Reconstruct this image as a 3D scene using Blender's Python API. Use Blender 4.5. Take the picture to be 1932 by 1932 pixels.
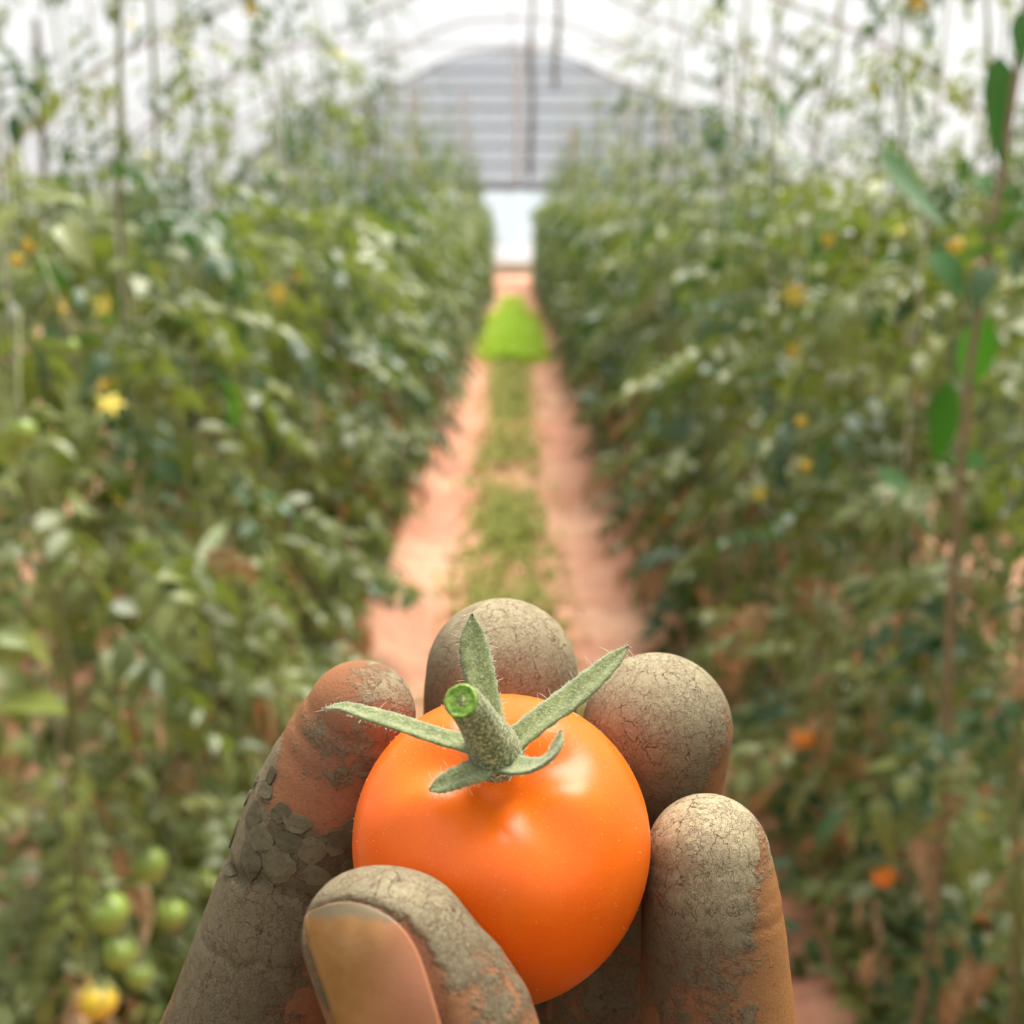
import bpy, math, random
import numpy as np
from mathutils import Vector, Matrix, Euler

for o in list(bpy.data.objects):
    bpy.data.objects.remove(o, do_unlink=True)
scene = bpy.context.scene
COL = scene.collection

# ------------------------------------------------------------------ camera
FPX = 2072.0            # focal length in pixels of the 1932 px frame
PITCH = math.radians(14.8)
CAM_H = 1.25
SP, CP = math.sin(PITCH), math.cos(PITCH)
cam_data = bpy.data.cameras.new('camera')
cam = bpy.data.objects.new('camera', cam_data)
COL.objects.link(cam)
cam.location = (0, 0, CAM_H)
cam.rotation_euler = (math.pi / 2 - PITCH, 0, 0)
cam_data.sensor_width = 36.0
cam_data.lens = 36.0 * FPX / 1932.0
cam_data.clip_start = 0.005
cam_data.clip_end = 200
cam_data.dof.use_dof = True
cam_data.dof.focus_distance = 0.1235
cam_data.dof.aperture_fstop = cam_data.lens / 1.65      # 1.65 mm wide aperture, as on a phone
scene.camera = cam

# ------------------------------------------------------------------ sky and sun
world = bpy.data.worlds.new('overcast_sky')
scene.world = world
world.use_nodes = True
bg = world.node_tree.nodes['Background']
bg.inputs['Color'].default_value = (0.90, 0.96, 1.0, 1)
bg.inputs['Strength'].default_value = 0.66
sun_data = bpy.data.lights.new('sun', 'SUN')
sun_data.energy = 9.3
sun_data.angle = math.radians(40)
sun_data.color = (1.0, 0.95, 0.86)
sun = bpy.data.objects.new('sun', sun_data)
COL.objects.link(sun)
sun.location = (3, 10, 12)
# light comes from above, a little from beyond the hand and from the right
sun.rotation_euler = (Vector((-0.25, -0.45, -1.0))).to_track_quat('-Z', 'Y').to_euler()

vs = scene.view_settings
vs.view_transform = 'Standard'
vs.look = 'None'
vs.exposure = 0.20
vs.gamma = 1.0
vs.use_curve_mapping = False
scene.cycles.use_denoising = True
scene.cycles.max_bounces = 4
scene.cycles.diffuse_bounces = 3
scene.cycles.glossy_bounces = 2
scene.cycles.transmission_bounces = 3
scene.cycles.transparent_max_bounces = 8
scene.cycles.use_adaptive_sampling = True
scene.cycles.adaptive_threshold = 0.08
scene.cycles.adaptive_min_samples = 14
scene.cycles.sample_clamp_indirect = 6.0

# ------------------------------------------------------------------ helpers
rng = random.Random(7)
nrng = np.random.default_rng(11)


def pix(px, py, z):
    """photo pixel at a depth -> camera frame (right, up, forward), same unit as z"""
    return np.array([(px - 966.0) / FPX * z, (966.0 - py) / FPX * z, z])


def cam2world(P):
    """camera frame in mm -> world metres"""
    P = np.atleast_2d(np.asarray(P, float)) * 0.001
    return np.stack([P[:, 0], P[:, 1] * SP + P[:, 2] * CP, CAM_H + P[:, 1] * CP - P[:, 2] * SP], 1)


def at(px, py, d):
    """photo pixel at depth d metres -> world"""
    return Vector(cam2world(pix(px, py, d * 1000.0))[0])


def at_x(px, py, X):
    """photo pixel on the vertical plane x = X"""
    return at(px, py, X / ((px - 966.0) / FPX))


def on_plane(px, py, D):
    v = (966 - py) / FPX
    zc = D / (CP + SP * v)
    return at(px, py, zc)


def mesh_obj(name, verts, faces, mat=None, parent=None, smooth=True, origin=None):
    me = bpy.data.meshes.new(name)
    v = np.asarray(verts, float)
    if origin is not None:
        v = v - np.asarray(origin, float)
    me.from_pydata(v.tolist(), [], faces if isinstance(faces, list) else faces.tolist())
    me.update()
    if smooth:
        me.shade_smooth()
    if mat is not None:
        me.materials.append(mat)
    o = bpy.data.objects.new(name, me)
    COL.objects.link(o)
    if parent is not None:
        o.parent = parent
    if origin is not None and parent is None:
        o.location = origin
    return o


def link_mesh(name, me, parent=None):
    o = bpy.data.objects.new(name, me)
    COL.objects.link(o)
    if parent is not None:
        o.parent = parent
    return o


def tag(o, label=None, cat=None, group=None, kind=None):
    if label:
        o['label'] = label
    if cat:
        o['category'] = cat
    if group:
        o['group'] = group
    if kind:
        o['kind'] = kind
    return o


def empty(name, loc):
    o = bpy.data.objects.new(name, None)
    o.empty_display_size = 0.02
    COL.objects.link(o)
    o.location = loc
    return o


class MB:
    """collects verts and faces of one mesh"""
    def __init__(self):
        self.v, self.f = [], []

    def add(self, v, f):
        n = len(self.v)
        self.v.extend([tuple(map(float, p)) for p in v])
        self.f.extend([[i + n for i in q] for q in f])

    def tube(self, pts, rad, sides=6, caps=True):
        pts = [Vector(p) for p in pts]
        rad = [rad] * len(pts) if not hasattr(rad, '__len__') else rad
        v, f = [], []
        ref = Vector((0.31, 0.62, 0.72))
        for i, p in enumerate(pts):
            t = (pts[min(i + 1, len(pts) - 1)] - pts[max(i - 1, 0)]).normalized()
            a = t.cross(ref)
            if a.length < 1e-3:
                a = t.cross(Vector((1, 0, 0)))
            a.normalize()
            b = t.cross(a)
            for k in range(sides):
                w = 2 * math.pi * k / sides
                v.append(p + (a * math.cos(w) + b * math.sin(w)) * rad[i])
        for i in range(len(pts) - 1):
            for k in range(sides):
                k2 = (k + 1) % sides
                f.append([i * sides + k, i * sides + k2, (i + 1) * sides + k2, (i + 1) * sides + k])
        if caps:
            f.append(list(range(sides))[::-1])
            n = (len(pts) - 1) * sides
            f.append([n + k for k in range(sides)])
        self.add(v, f)

    def box(self, lo, hi):
        x0, y0, z0 = lo
        x1, y1, z1 = hi
        self.add([(x0, y0, z0), (x1, y0, z0), (x1, y1, z0), (x0, y1, z0), (x0, y0, z1), (x1, y0, z1), (x1, y1, z1), (x0, y1, z1)],
                 [[3, 2, 1, 0], [4, 5, 6, 7], [0, 1, 5, 4], [1, 2, 6, 5], [2, 3, 7, 6], [3, 0, 4, 7]])

    def build(self, name, mat, parent=None, smooth=True, origin=None):
        return mesh_obj(name, self.v, self.f, mat, parent, smooth, origin)


ORD = ['first', 'second', 'third', 'fourth', 'fifth', 'sixth', 'seventh', 'eighth', 'ninth', 'tenth', 'eleventh', 'twelfth', 'thirteenth',
       'fourteenth', 'fifteenth', 'sixteenth', 'seventeenth', 'eighteenth', 'nineteenth']
TENS = ['', '', 'twent', 'thirt', 'fort', 'fift']


def ordinal(n):
    if n <= 19:
        return ORD[n - 1]
    t, u = divmod(n, 10)
    return TENS[t] + ('ieth' if u == 0 else 'y-' + ORD[u - 1])


# ------------------------------------------------------------------ materials
class Mat:
    def __init__(self, name):
        self.m = bpy.data.materials.new(name)
        self.m.use_nodes = True
        self.nt = self.m.node_tree
        self.p = self.nt.nodes['Principled BSDF']
        self.out = self.nt.nodes['Material Output']

    def n(self, kind, **kw):
        nd = self.nt.nodes.new(kind)
        for k, v in kw.items():
            if k in nd.inputs:
                nd.inputs[k].default_value = v
            else:
                setattr(nd, k, v)
        return nd

    def l(self, a, b):
        self.nt.links.new(a, b)

    def set(self, **kw):
        names = dict(color='Base Color', rough='Roughness', spec='Specular IOR Level', sss='Subsurface Weight', sss_r='Subsurface Radius', sss_s='Subsurface Scale',
                     metal='Metallic', coat='Coat Weight', coat_r='Coat Roughness', trans='Transmission Weight', alpha='Alpha', sheen='Sheen Weight', sheen_r='Sheen Roughness')
        for k, v in kw.items():
            if k == 'color' and len(v) == 3:
                v = (*v, 1)
            self.p.inputs[names[k]].default_value = v
        return self

    def mix(self, fac, a, b, blend='MIX'):
        nd = self.nt.nodes.new('ShaderNodeMix')
        nd.data_type = 'RGBA'
        nd.blend_type = blend
        for sock, val in ((nd.inputs['Factor'], fac), (nd.inputs['A'], a), (nd.inputs['B'], b)):
            if hasattr(val, 'links'):
                self.l(val, sock)
            elif isinstance(val, (int, float)):
                sock.default_value = val
            else:
                sock.default_value = (*val, 1) if len(val) == 3 else val
        return nd.outputs['Result']

    def math(self, op, a, b=None, clamp=False):
        nd = self.nt.nodes.new('ShaderNodeMath')
        nd.operation = op
        nd.use_clamp = clamp
        for sock, val in zip(nd.inputs, (a, b)):
            if val is None:
                continue
            if hasattr(val, 'links'):
                self.l(val, sock)
            else:
                sock.default_value = val
        return nd.outputs[0]

    def ramp(self, fac, lo, hi):
        nd = self.nt.nodes.new('ShaderNodeMapRange')
        nd.interpolation_type = 'SMOOTHSTEP'
        nd.inputs['From Min'].default_value = lo
        nd.inputs['From Max'].default_value = hi
        self.l(fac, nd.inputs['Value'])
        return nd.outputs['Result']

    def coords(self):
        return self.n('ShaderNodeTexCoord').outputs['Object']

    def noise(self, vec, scale, detail=4.0, rough=0.55):
        nd = self.n('ShaderNodeTexNoise', Scale=scale, Detail=detail, Roughness=rough)
        self.l(vec, nd.inputs['Vector'])
        return nd.outputs['Fac'], nd.outputs['Color']

    def attr(self, name):
        nd = self.n('ShaderNodeAttribute')
        nd.attribute_name = name
        return nd.outputs['Fac']

    def bump(self, height, strength, dist):
        nd = self.n('ShaderNodeBump', Strength=strength, Distance=dist)
        self.l(height, nd.inputs['Height'])
        self.l(nd.outputs['Normal'], self.p.inputs['Normal'])
        return nd


def plain(name, color, rough=0.6, var=0.25, scale=20.0, metal=0.0, spec=0.4):
    M = Mat(name).set(rough=rough, metal=metal, spec=spec)
    f, _ = M.noise(M.coords(), scale)
    c = M.mix(f, [x * (1 - var) for x in color], [min(1, x * (1 + var)) for x in color])
    M.l(c, M.p.inputs['Base Color'])
    return M.m


def leaf_mat(name, a, b, trans_col, trans=0.38, rough=0.42, spec=0.5):
    M = Mat(name).set(rough=rough, spec=spec)
    info = M.n('ShaderNodeObjectInfo')
    f, _ = M.noise(M.coords(), 9.0, 3)
    t = M.math('ADD', M.math('MULTIPLY', info.outputs['Random'], 0.75), M.math('MULTIPLY', f, 0.35), clamp=True)
    col = M.mix(t, a, b)
    M.l(col, M.p.inputs['Base Color'])
    tr = M.n('ShaderNodeBsdfTranslucent')
    tr.inputs['Color'].default_value = (*trans_col, 1)
    mx = M.n('ShaderNodeMixShader', Fac=trans)
    M.l(M.p.outputs[0], mx.inputs[1])
    M.l(tr.outputs[0], mx.inputs[2])
    M.l(mx.outputs[0], M.out.inputs['Surface'])
    return M.m


M_LEAF = leaf_mat('tomato_leaf_green', (0.036, 0.078, 0.018), (0.27, 0.31, 0.10), (0.22, 0.30, 0.03), 0.34, 0.40, 0.65)
M_LEAF_DARK = leaf_mat('tomato_leaf_dark_green', (0.025, 0.07, 0.025), (0.07, 0.14, 0.045), (0.05, 0.17, 0.012), 0.28, 0.42, 0.6)
M_LEAF_YOUNG = leaf_mat('tomato_leaf_yellow_green', (0.17, 0.24, 0.045), (0.34, 0.37, 0.12), (0.30, 0.38, 0.05), 0.4)
M_LEAF_DEAD = leaf_mat('withered_leaf', (0.42, 0.25, 0.11), (0.70, 0.47, 0.29), (0.30, 0.13, 0.05), 0.25, 0.7, 0.2)
M_LEAF_BIG = leaf_mat('vine_leaf_green', (0.025, 0.11, 0.02), (0.045, 0.15, 0.025), (0.07, 0.24, 0.012), 0.42, 0.5, 0.35)
M_STEM = plain('green_stem', (0.20, 0.23, 0.09), 0.6, 0.3, 30)
M_STEM_BROWN = plain('brown_stem', (0.22, 0.17, 0.10), 0.7, 0.3, 30)
M_PETAL = plain('yellow_petal', (0.78, 0.62, 0.10), 0.5, 0.1)
M_FRUIT_GREEN = plain('unripe_green_fruit', (0.26, 0.36, 0.07), 0.3, 0.2, 15)
M_FRUIT_YELLOW = plain('turning_yellow_fruit', (0.72, 0.50, 0.05), 0.3, 0.15, 15)
M_FRUIT_ORANGE = plain('ripe_orange_fruit', (0.85, 0.24, 0.02), 0.3, 0.15, 15)
M_STEEL = plain('galvanised_steel', (0.40, 0.40, 0.43), 0.5, 0.12, 6, 0.2)
M_TWINE = plain('white_twine', (0.55, 0.54, 0.48), 0.8, 0.1)
M_TWINE_DARK = plain('grey_rope', (0.22, 0.21, 0.20), 0.9, 0.1)
M_BAMBOO = plain('weathered_bamboo', (0.17, 0.155, 0.13), 0.7, 0.3, 8)
M_POST = plain('painted_wooden_post', (0.55, 0.55, 0.56), 0.6, 0.15, 6)
M_POST_TAN = plain('bare_wooden_post', (0.50, 0.38, 0.30), 0.7, 0.2, 6)


def film_mat(name, color, transp, rough=0.4):
    M = Mat(name)
    tr = M.n('ShaderNodeBsdfTransparent')
    tr.inputs['Color'].default_value = (1, 1, 1, 1)
    tl = M.n('ShaderNodeBsdfTranslucent')
    tl.inputs['Color'].default_value = (*color, 1)
    df = M.n('ShaderNodeBsdfDiffuse')
    df.inputs['Color'].default_value = (*color, 1)
    f, _ = M.noise(M.coords(), 1.3, 3)
    m1 = M.n('ShaderNodeMixShader', Fac=0.35)
    M.l(tl.outputs[0], m1.inputs[1])
    M.l(df.outputs[0], m1.inputs[2])
    m2 = M.n('ShaderNodeMixShader')
    fac = M.math('ADD', M.math('MULTIPLY', f, 0.12), transp - 0.06, clamp=True)
    M.l(fac, m2.inputs[0])
    M.l(m1.outputs[0], m2.inputs[1])
    M.l(tr.outputs[0], m2.inputs[2])
    M.l(m2.outputs[0], M.out.inputs['Surface'])
    return M.m


M_FILM = film_mat('polythene_film', (0.9, 0.91, 0.92), 0.76)
M_CURTAIN = film_mat('bluish_polythene_curtain', (0.50, 0.66, 0.78), 0.16)
M_CURTAIN_BEIGE = plain('dusty_curtain_hem', (0.78, 0.68, 0.52), 0.8, 0.1, 3)
M_NET = film_mat('grey_insect_net', (0.29, 0.36, 0.42), 0.16)
M_NET_DARK = film_mat('dark_grey_net', (0.20, 0.215, 0.25), 0.10)


def soil_mat():
    M = Mat('red_soil').set(rough=0.95, spec=0.15)
    co = M.coords()
    f1, _ = M.noise(co, 1.7, 5)
    f2, _ = M.noise(co, 22.0, 6, 0.65)
    c = M.mix(M.ramp(f1, 0.35, 0.68), (0.56, 0.26, 0.175), (0.68, 0.40, 0.275))
    c = M.mix(M.ramp(f2, 0.52, 0.75), c, (0.42, 0.16, 0.095))
    M.l(c, M.p.inputs['Base Color'])
    M.bump(f2, 0.8, 0.02)
    return M.m


M_SOIL = soil_mat()


# ------------------------------------------------------------------ ground
def vnoise2(x, y, seed):
    r = np.random.default_rng(seed)
    T = r.random((64, 64))
    xi, yi = np.floor(x).astype(int), np.floor(y).astype(int)
    fx, fy = x - xi, y - yi
    fx, fy = fx * fx * (3 - 2 * fx), fy * fy * (3 - 2 * fy)
    g = lambda a, b: T[a % 64, b % 64]
    return (g(xi, yi) * (1 - fx) + g(xi + 1, yi) * fx) * (1 - fy) + (g(xi, yi + 1) * (1 - fx) + g(xi + 1, yi + 1) * fx) * fy


def ground_z(x, y):
    x, y = np.asarray(x, float), np.asarray(y, float)
    edge = 0.44 + 0.10 * (vnoise2(y * 1.7 + 9, x * 0 + 3, 5) - 0.5)
    bed = np.clip((np.abs(x - 0.02) - edge + 0.10) / 0.22, 0, 1)
    bed = bed * bed * (3 - 2 * bed) * 0.09
    bed = np.where(np.abs(x) < 6.2, bed, 0)
    n = (vnoise2(x * 5, y * 5, 1) - 0.5) * 0.035 + (vnoise2(x * 14, y * 14, 2) - 0.5) * 0.028 + (vnoise2(x * 33, y * 33, 3) - 0.5) * 0.012
    rut = -0.018 * np.exp(-((np.abs(x) - 0.26) / 0.1) ** 2)
    return bed + n + rut - 0.02


def build_ground():
    xs = np.concatenate([np.linspace(-22, -3, 14), np.arange(-2.8, -1.01, 0.12), np.arange(-0.96, 0.961, 0.026), np.arange(1.0, 2.81, 0.12), np.linspace(3, 22, 14)])
    ys = np.concatenate([np.linspace(-9, 0, 14), np.arange(0.4, 1.2, 0.1), np.arange(1.24, 6.0, 0.03), np.arange(6.05, 13, 0.10), np.arange(13.2, 26, 0.4), np.linspace(27, 60, 12)])
    X, Y = np.meshgrid(xs, ys, indexing='ij')
    Z = ground_z(X, Y)
    v = np.stack([X, Y, Z], -1).reshape(-1, 3)
    nx, ny = X.shape
    idx = np.arange(nx * ny).reshape(nx, ny)
    f = np.stack([idx[:-1, :-1], idx[1:, :-1], idx[1:, 1:], idx[:-1, 1:]], -1).reshape(-1, 4)
    g = mesh_obj('floor', v, f, M_SOIL)
    tag(g, 'pinkish red bare soil of the path and planting beds', kind='structure')


build_ground()

# ------------------------------------------------------------------ polytunnel shell
END_Y = 24.5
START_Y = -10.5
PROFILE = [(0, 4.73), (0.8, 4.69), (1.3, 4.53), (2.1, 4.16), (3.1, 3.80), (4.2, 3.38), (5.0, 2.98), (5.7, 2.50), (6.25, 1.85), (6.45, 1.1), (6.5, -0.1)]
ARCH = [(-x, z) for x, z in PROFILE[::-1]] + PROFILE[1:]


def arch_z(x):
    return float(np.interp(abs(x), [p[0] for p in PROFILE], [p[1] for p in PROFILE]))


def build_tunnel():
    roof = empty('ceiling', (0, 0, 0))
    tag(roof, 'white polythene tunnel roof on galvanised steel hoops', kind='structure')
    hoop_ys = [START_Y + 3.5 * k for k in range(11)]
    for a, b in zip(hoop_ys[:-1], hoop_ys[1:]):
        v, f = [], []
        for x, z in ARCH:
            v += [(x * 1.006, a, z + 0.03), (x * 1.004, (a + b) / 2, z + 0.0), (x * 1.006, b, z + 0.03)]
        for i in range(len(ARCH) - 1):
            for k in range(2):
                f.append([i * 3 + k, i * 3 + k + 1, i * 3 + k + 4, i * 3 + k + 3])
        mesh_obj('film_panel', v, f, M_FILM, roof)
    hoop = MB()
    hoop.tube([(x, 0, z) for x, z in ARCH], 0.030, 6)
    ho = hoop.build('hoop', M_STEEL, roof)
    ho.location.y = hoop_ys[0]
    for y in hoop_ys[1:]:
        h = ho.copy()
        COL.objects.link(h)
        h.location.y = y
    for x in (-5.35, -3.65, -1.9, 0.0, 1.9, 3.65, 5.35):
        mb = MB()
        mb.tube([(x, START_Y, arch_z(x) - 0.035), (x, END_Y, arch_z(x) - 0.035)], 0.014, 6)
        mb.build('purlin', M_STEEL, roof)
    # cross ties low across a few hoops and diagonal braces down to them
    for y in hoop_ys[4:10]:
        mb = MB()
        mb.tube([(-4.4, y, arch_z(4.4)), (4.4, y, arch_z(4.4))], 0.012, 6)
        mb.build('tie_rod', M_STEEL, roof)
        for s in (-1, 1):
            mb = MB()
            mb.tube([(s * 4.4, y, arch_z(4.4)), (s * 1.9, y, arch_z(1.9))], 0.012, 6)
            mb.build('brace', M_STEEL, roof)
    # far end wall
    wall = empty('wall_end', (0, END_Y, 0))
    tag(wall, 'far end wall with grey net gable above a pale blue plastic curtain', kind='structure')
    zs = [2.03, 2.42, 2.80, 3.18, 3.55, 3.92, 4.30, 4.72]
    for k in range(len(zs) - 1):
        z0, z1 = zs[k], zs[k + 1]

        def halfw(z):
            return float(np.interp(-z, [-p[1] for p in PROFILE], [p[0] for p in PROFILE]))
        w0, w1 = halfw(z0) - 0.02, halfw(z1) - 0.02
        zz0, zz1 = z0 + 0.015, z1 - 0.015
        mesh_obj('net_panel', [(-w0, 0, zz0), (w0, 0, zz0), (w1, 0, zz1), (-w1, 0, zz1)], [[0, 1, 2, 3]], M_NET, wall, False)
        mb = MB()
        mb.tube([(-w0, -0.03, z0), (w0, -0.03, z0)], 0.022, 6)
        mb.build('net_rail', M_NET_DARK if k else M_STEEL, wall)
    mb = MB()
    mb.box((-6.2, -0.06, 1.90), (6.2, -0.01, 2.02))
    mb.build('cross_rail', plain('dark_grey_rail', (0.12, 0.12, 0.13), 0.6), wall, False)
    for x0, x1 in ((-6.3, -2.2), (-2.2, -1.02), (-1.02, 1.02), (1.02, 2.2), (2.2, 6.3)):
        v, f = [], []
        n = 26
        for i in range(n + 1):
            x = x0 + (x1 - x0) * i / n
            for j, z in enumerate((1.92, 1.3, 0.75, 0.40)):
                v.append((x, 0.03 * math.sin(x * 11 + j * 0.7) + 0.02 * math.sin(x * 27 + j), z))
        for i in range(n):
            for j in range(3):
                f.append([i * 4 + j, i * 4 + j + 1, i * 4 + j + 5, i * 4 + j + 4])
        mesh_obj('curtain_panel', v, f, M_CURTAIN, wall)
    mb = MB()
    mb.box((-6.3, -0.07, 0.10), (6.3, 0.05, 0.41))
    mb.build('curtain_hem', M_CURTAIN_BEIGE, wall, False)
    for x, w, z1, m in ((-1.0, 0.06, 3.9, M_POST), (0.12, 0.075, 4.6, M_POST), (1.28, 0.06, 3.1, M_POST_TAN), (-3.0, 0.05, 3.6, M_POST), (3.2, 0.05, 3.5, M_POST), (-2.05, 0.05, 3.9, M_POST_TAN), (2.45, 0.05, 3.7, M_POST)):
        mb = MB()
        mb.box((x - w, -0.14, 2.0), (x + w, -0.06, z1))
        mb.build('gable_post', m, wall, False)
    # near end wall, added unseen behind the camera to block light from there
    near = empty('wall_near_added', (0, START_Y, 0))
    tag(near, 'added near end wall of grey net, unseen behind the camera', kind='structure')
    mesh_obj('net_panel', [(x, 0, z) for x, z in ARCH], [list(range(len(ARCH)))], M_NET, near, False)
    return hoop_ys


HOOP_YS = build_tunnel()

# overhead crop wires along the rows, and rope hanging over the path
for x, nm in ((-0.62, 'left'), (0.62, 'right')):
    mb = MB()
    mb.tube([(x, START_Y, 2.52), (x, 9, 2.50), (x, END_Y, 2.52)], 0.0025, 5)
    tag(mb.build('overhead_wire', M_STEEL, origin=(x, 0, 2.5)), 'steel crop wire strung above the plant row on the %s of the path' % nm, 'wire')


def hanging_rope(px, y0, y1, d, r, label, wob):
    a, b = at(px, y0, d), at(px, y1, d)
    a.z = arch_z(a.x) - 0.03
    mb = MB()
    n = 14
    pts = [a.lerp(b, i / n) + Vector((math.sin(i * 1.3) * wob, math.cos(i * 1.9) * wob, 0)) for i in range(n + 1)]
    mb.tube(pts, [r * (0.75 + 0.4 * math.sin(i * 0.9) ** 2 + (0.5 if i > n * 0.5 else 0)) for i in range(n + 1)], 8)
    tag(mb.build('hanging_rope', M_TWINE_DARK, origin=tuple(b)), label, 'rope')


hanging_rope(1002, 0, 335, 11.0, 0.022, 'long grey rope hanging from the ridge over the path', 0.012)
hanging_rope(1050, 0, 165, 8.5, 0.015, 'short grey rope hanging from the roof, ending above the grey gable', 0.016)

# ------------------------------------------------------------------ tomato plants
def leaflet(mb, base, direction, up, L, W, fold, droop, segs, r, serr=0.12):
    d = Vector(direction).normalized()
    u = Vector(up)
    s = d.cross(u).normalized()
    u = s.cross(d).normalized()
    v, f = [], []
    tw = r.uniform(-0.5, 0.5)
    for i in range(segs + 1):
        t = i / segs
        w = W * (math.sin(math.pi * min(1, t ** 0.72)) ** 0.85) * 0.5
        if 0 < i < segs:
            w *= 1 + (serr if i % 2 else -serr)
        if i == segs:
            w = 0.0004
        elif i == 0:
            w = W * 0.04
        c = Vector(base) + d * (L * t) - u * (droop * L * t * t) + s * (math.sin(t * 3) * 0.05 * L * tw)
        ang = tw * t
        sa = s * math.cos(ang) + u * math.sin(ang)
        ua = u * math.cos(ang) - s * math.sin(ang)
        v += [c + sa * w + ua * (w * fold), c, c - sa * w + ua * (w * fold)]
    for i in range(segs):
        a = i * 3
        f += [[a, a + 1, a + 4, a + 3], [a + 1, a + 2, a + 5, a + 4]]
    mb.add(v, f)


def compound_leaf(seed, pairs=3, L=0.24, size=0.062, segs=5, droop=0.5, curl=0.25, rachis=True):
    """a tomato leaf: stalk with pairs of toothed leaflets and one at the end, growing along +x"""
    r = random.Random(seed)
    mb = MB()
    pts = []
    n = 5
    for i in range(n + 1):
        t = i / n
        pts.append(Vector((L * t * (1 - 0.18 * droop * t), 0.015 * math.sin(t * 3 + seed), -droop * L * t * t * 0.75 + 0.04 * L * math.sin(t * 3.1))))
    if rachis:
        mb.tube(pts, [0.0026 - 0.0016 * i / n for i in range(n + 1)], 4, False)
    for k in range(pairs):
        t = 0.36 + 0.5 * k / max(1, pairs - 1) + r.uniform(-0.03, 0.03)
        i = min(n - 1, int(t * n))
        p = pts[i].lerp(pts[i + 1], t * n - i)
        tan = (pts[i + 1] - pts[i]).normalized()
        for s in (-1, 1):
            sz = size * (0.8 + 0.35 * math.sin(math.pi * t)) * r.uniform(0.8, 1.2)
            dirv = (tan * r.uniform(0.4, 0.8) + Vector((0, s, r.uniform(-0.35, 0.2)))).normalized()
            q = p + dirv * 0.012
            leaflet(mb, q, dirv, (0, 0, 1), sz, sz * r.uniform(0.5, 0.62), r.uniform(0.1, 0.5), curl * r.uniform(0.3, 1.9), segs, r)
    tan = (pts[-1] - pts[-2]).normalized()
    leaflet(mb, pts[-1], tan, (0, 0, 1), size * 1.25, size * 0.72, 0.3, curl * 1.3, segs, r)
    return mb


def make_mesh(mb, name, mat):
    me = bpy.data.meshes.new(name)
    me.from_pydata(mb.v, [], mb.f)
    me.update()
    me.shade_smooth()
    me.materials.append(mat)
    return me


LEAVES = [make_mesh(compound_leaf(i, 3 + i % 2, 0.22 + 0.02 * (i % 3), 0.060 + 0.006 * (i % 3), 5, 0.35 + 0.15 * (i % 4), 0.2 + 0.1 * (i % 3)), 'leaf', M_LEAF) for i in range(7)]
LEAVES_DARK = [make_mesh(compound_leaf(20 + i, 3, 0.22, 0.068, 5, 0.5 + 0.2 * i, 0.3), 'leaf', M_LEAF_DARK) for i in range(3)]
LEAVES_YOUNG = [make_mesh(compound_leaf(40 + i, 3, 0.15, 0.042, 4, 0.2 + 0.2 * i, 0.5), 'leaf', M_LEAF_YOUNG) for i in range(3)]
LEAVES_DEAD = [make_mesh(compound_leaf(60 + i, 3, 0.17, 0.046, 4, 1.1 + 0.3 * i, 1.3), 'withered_leaf', M_LEAF_DEAD) for i in range(3)]


def flower_mesh():
    mb = MB()
    r = random.Random(3)
    for k in range(5):
        a = 2 * math.pi * k / 5
        leaflet(mb, (0, 0, 0), (math.cos(a), math.sin(a), 0.35), (0, 0, 1), 0.016, 0.008, 0.2, 0.5, 3, r, 0)
    mb.tube([(0, 0, 0), (0, 0, 0.007)], [0.0022, 0.001], 5)
    return make_mesh(mb, 'flower', M_PETAL)


FLOWER = flower_mesh()


def fruit_mesh(mat, R=0.5):
    v, f = [], []
    nu, nv = 16, 10
    for j in range(nv + 1):
        th = math.pi * j / nv
        for i in range(nu):
            ph = 2 * math.pi * i / nu
            rr = R * (1 - 0.14 * math.exp(-(th / 0.35) ** 2) + 0.015 * math.cos(5 * ph) * math.sin(th))
            v.append((rr * math.sin(th) * math.cos(ph), rr * math.sin(th) * math.sin(ph), rr * math.cos(th) * 0.93))
    for j in range(nv):
        for i in range(nu):
            i2 = (i + 1) % nu
            f.append([j * nu + i, (j + 1) * nu + i, (j + 1) * nu + i2, j * nu + i2])
    mb = MB()
    mb.add(v, f)
    return make_mesh(mb, 'fruit', mat)


def calyx_mesh(R=0.5):
    mb = MB()
    r = random.Random(5)
    for k in range(5):
        a = 2 * math.pi * k / 5
        leaflet(mb, (0, 0, R * 0.84), (math.cos(a), math.sin(a), 0.25), (0, 0, 1), 0.5, 0.13, 0.1, 0.35, 4, r, 0)
    mb.tube([(0, 0, R * 0.8), (0.05, 0, R * 1.5)], [0.06, 0.05], 6)
    return make_mesh(mb, 'calyx', M_STEM)


FRUITS = dict(green=fruit_mesh(M_FRUIT_GREEN), yellow=fruit_mesh(M_FRUIT_YELLOW), orange=fruit_mesh(M_FRUIT_ORANGE))
CALYX = calyx_mesh()


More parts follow.
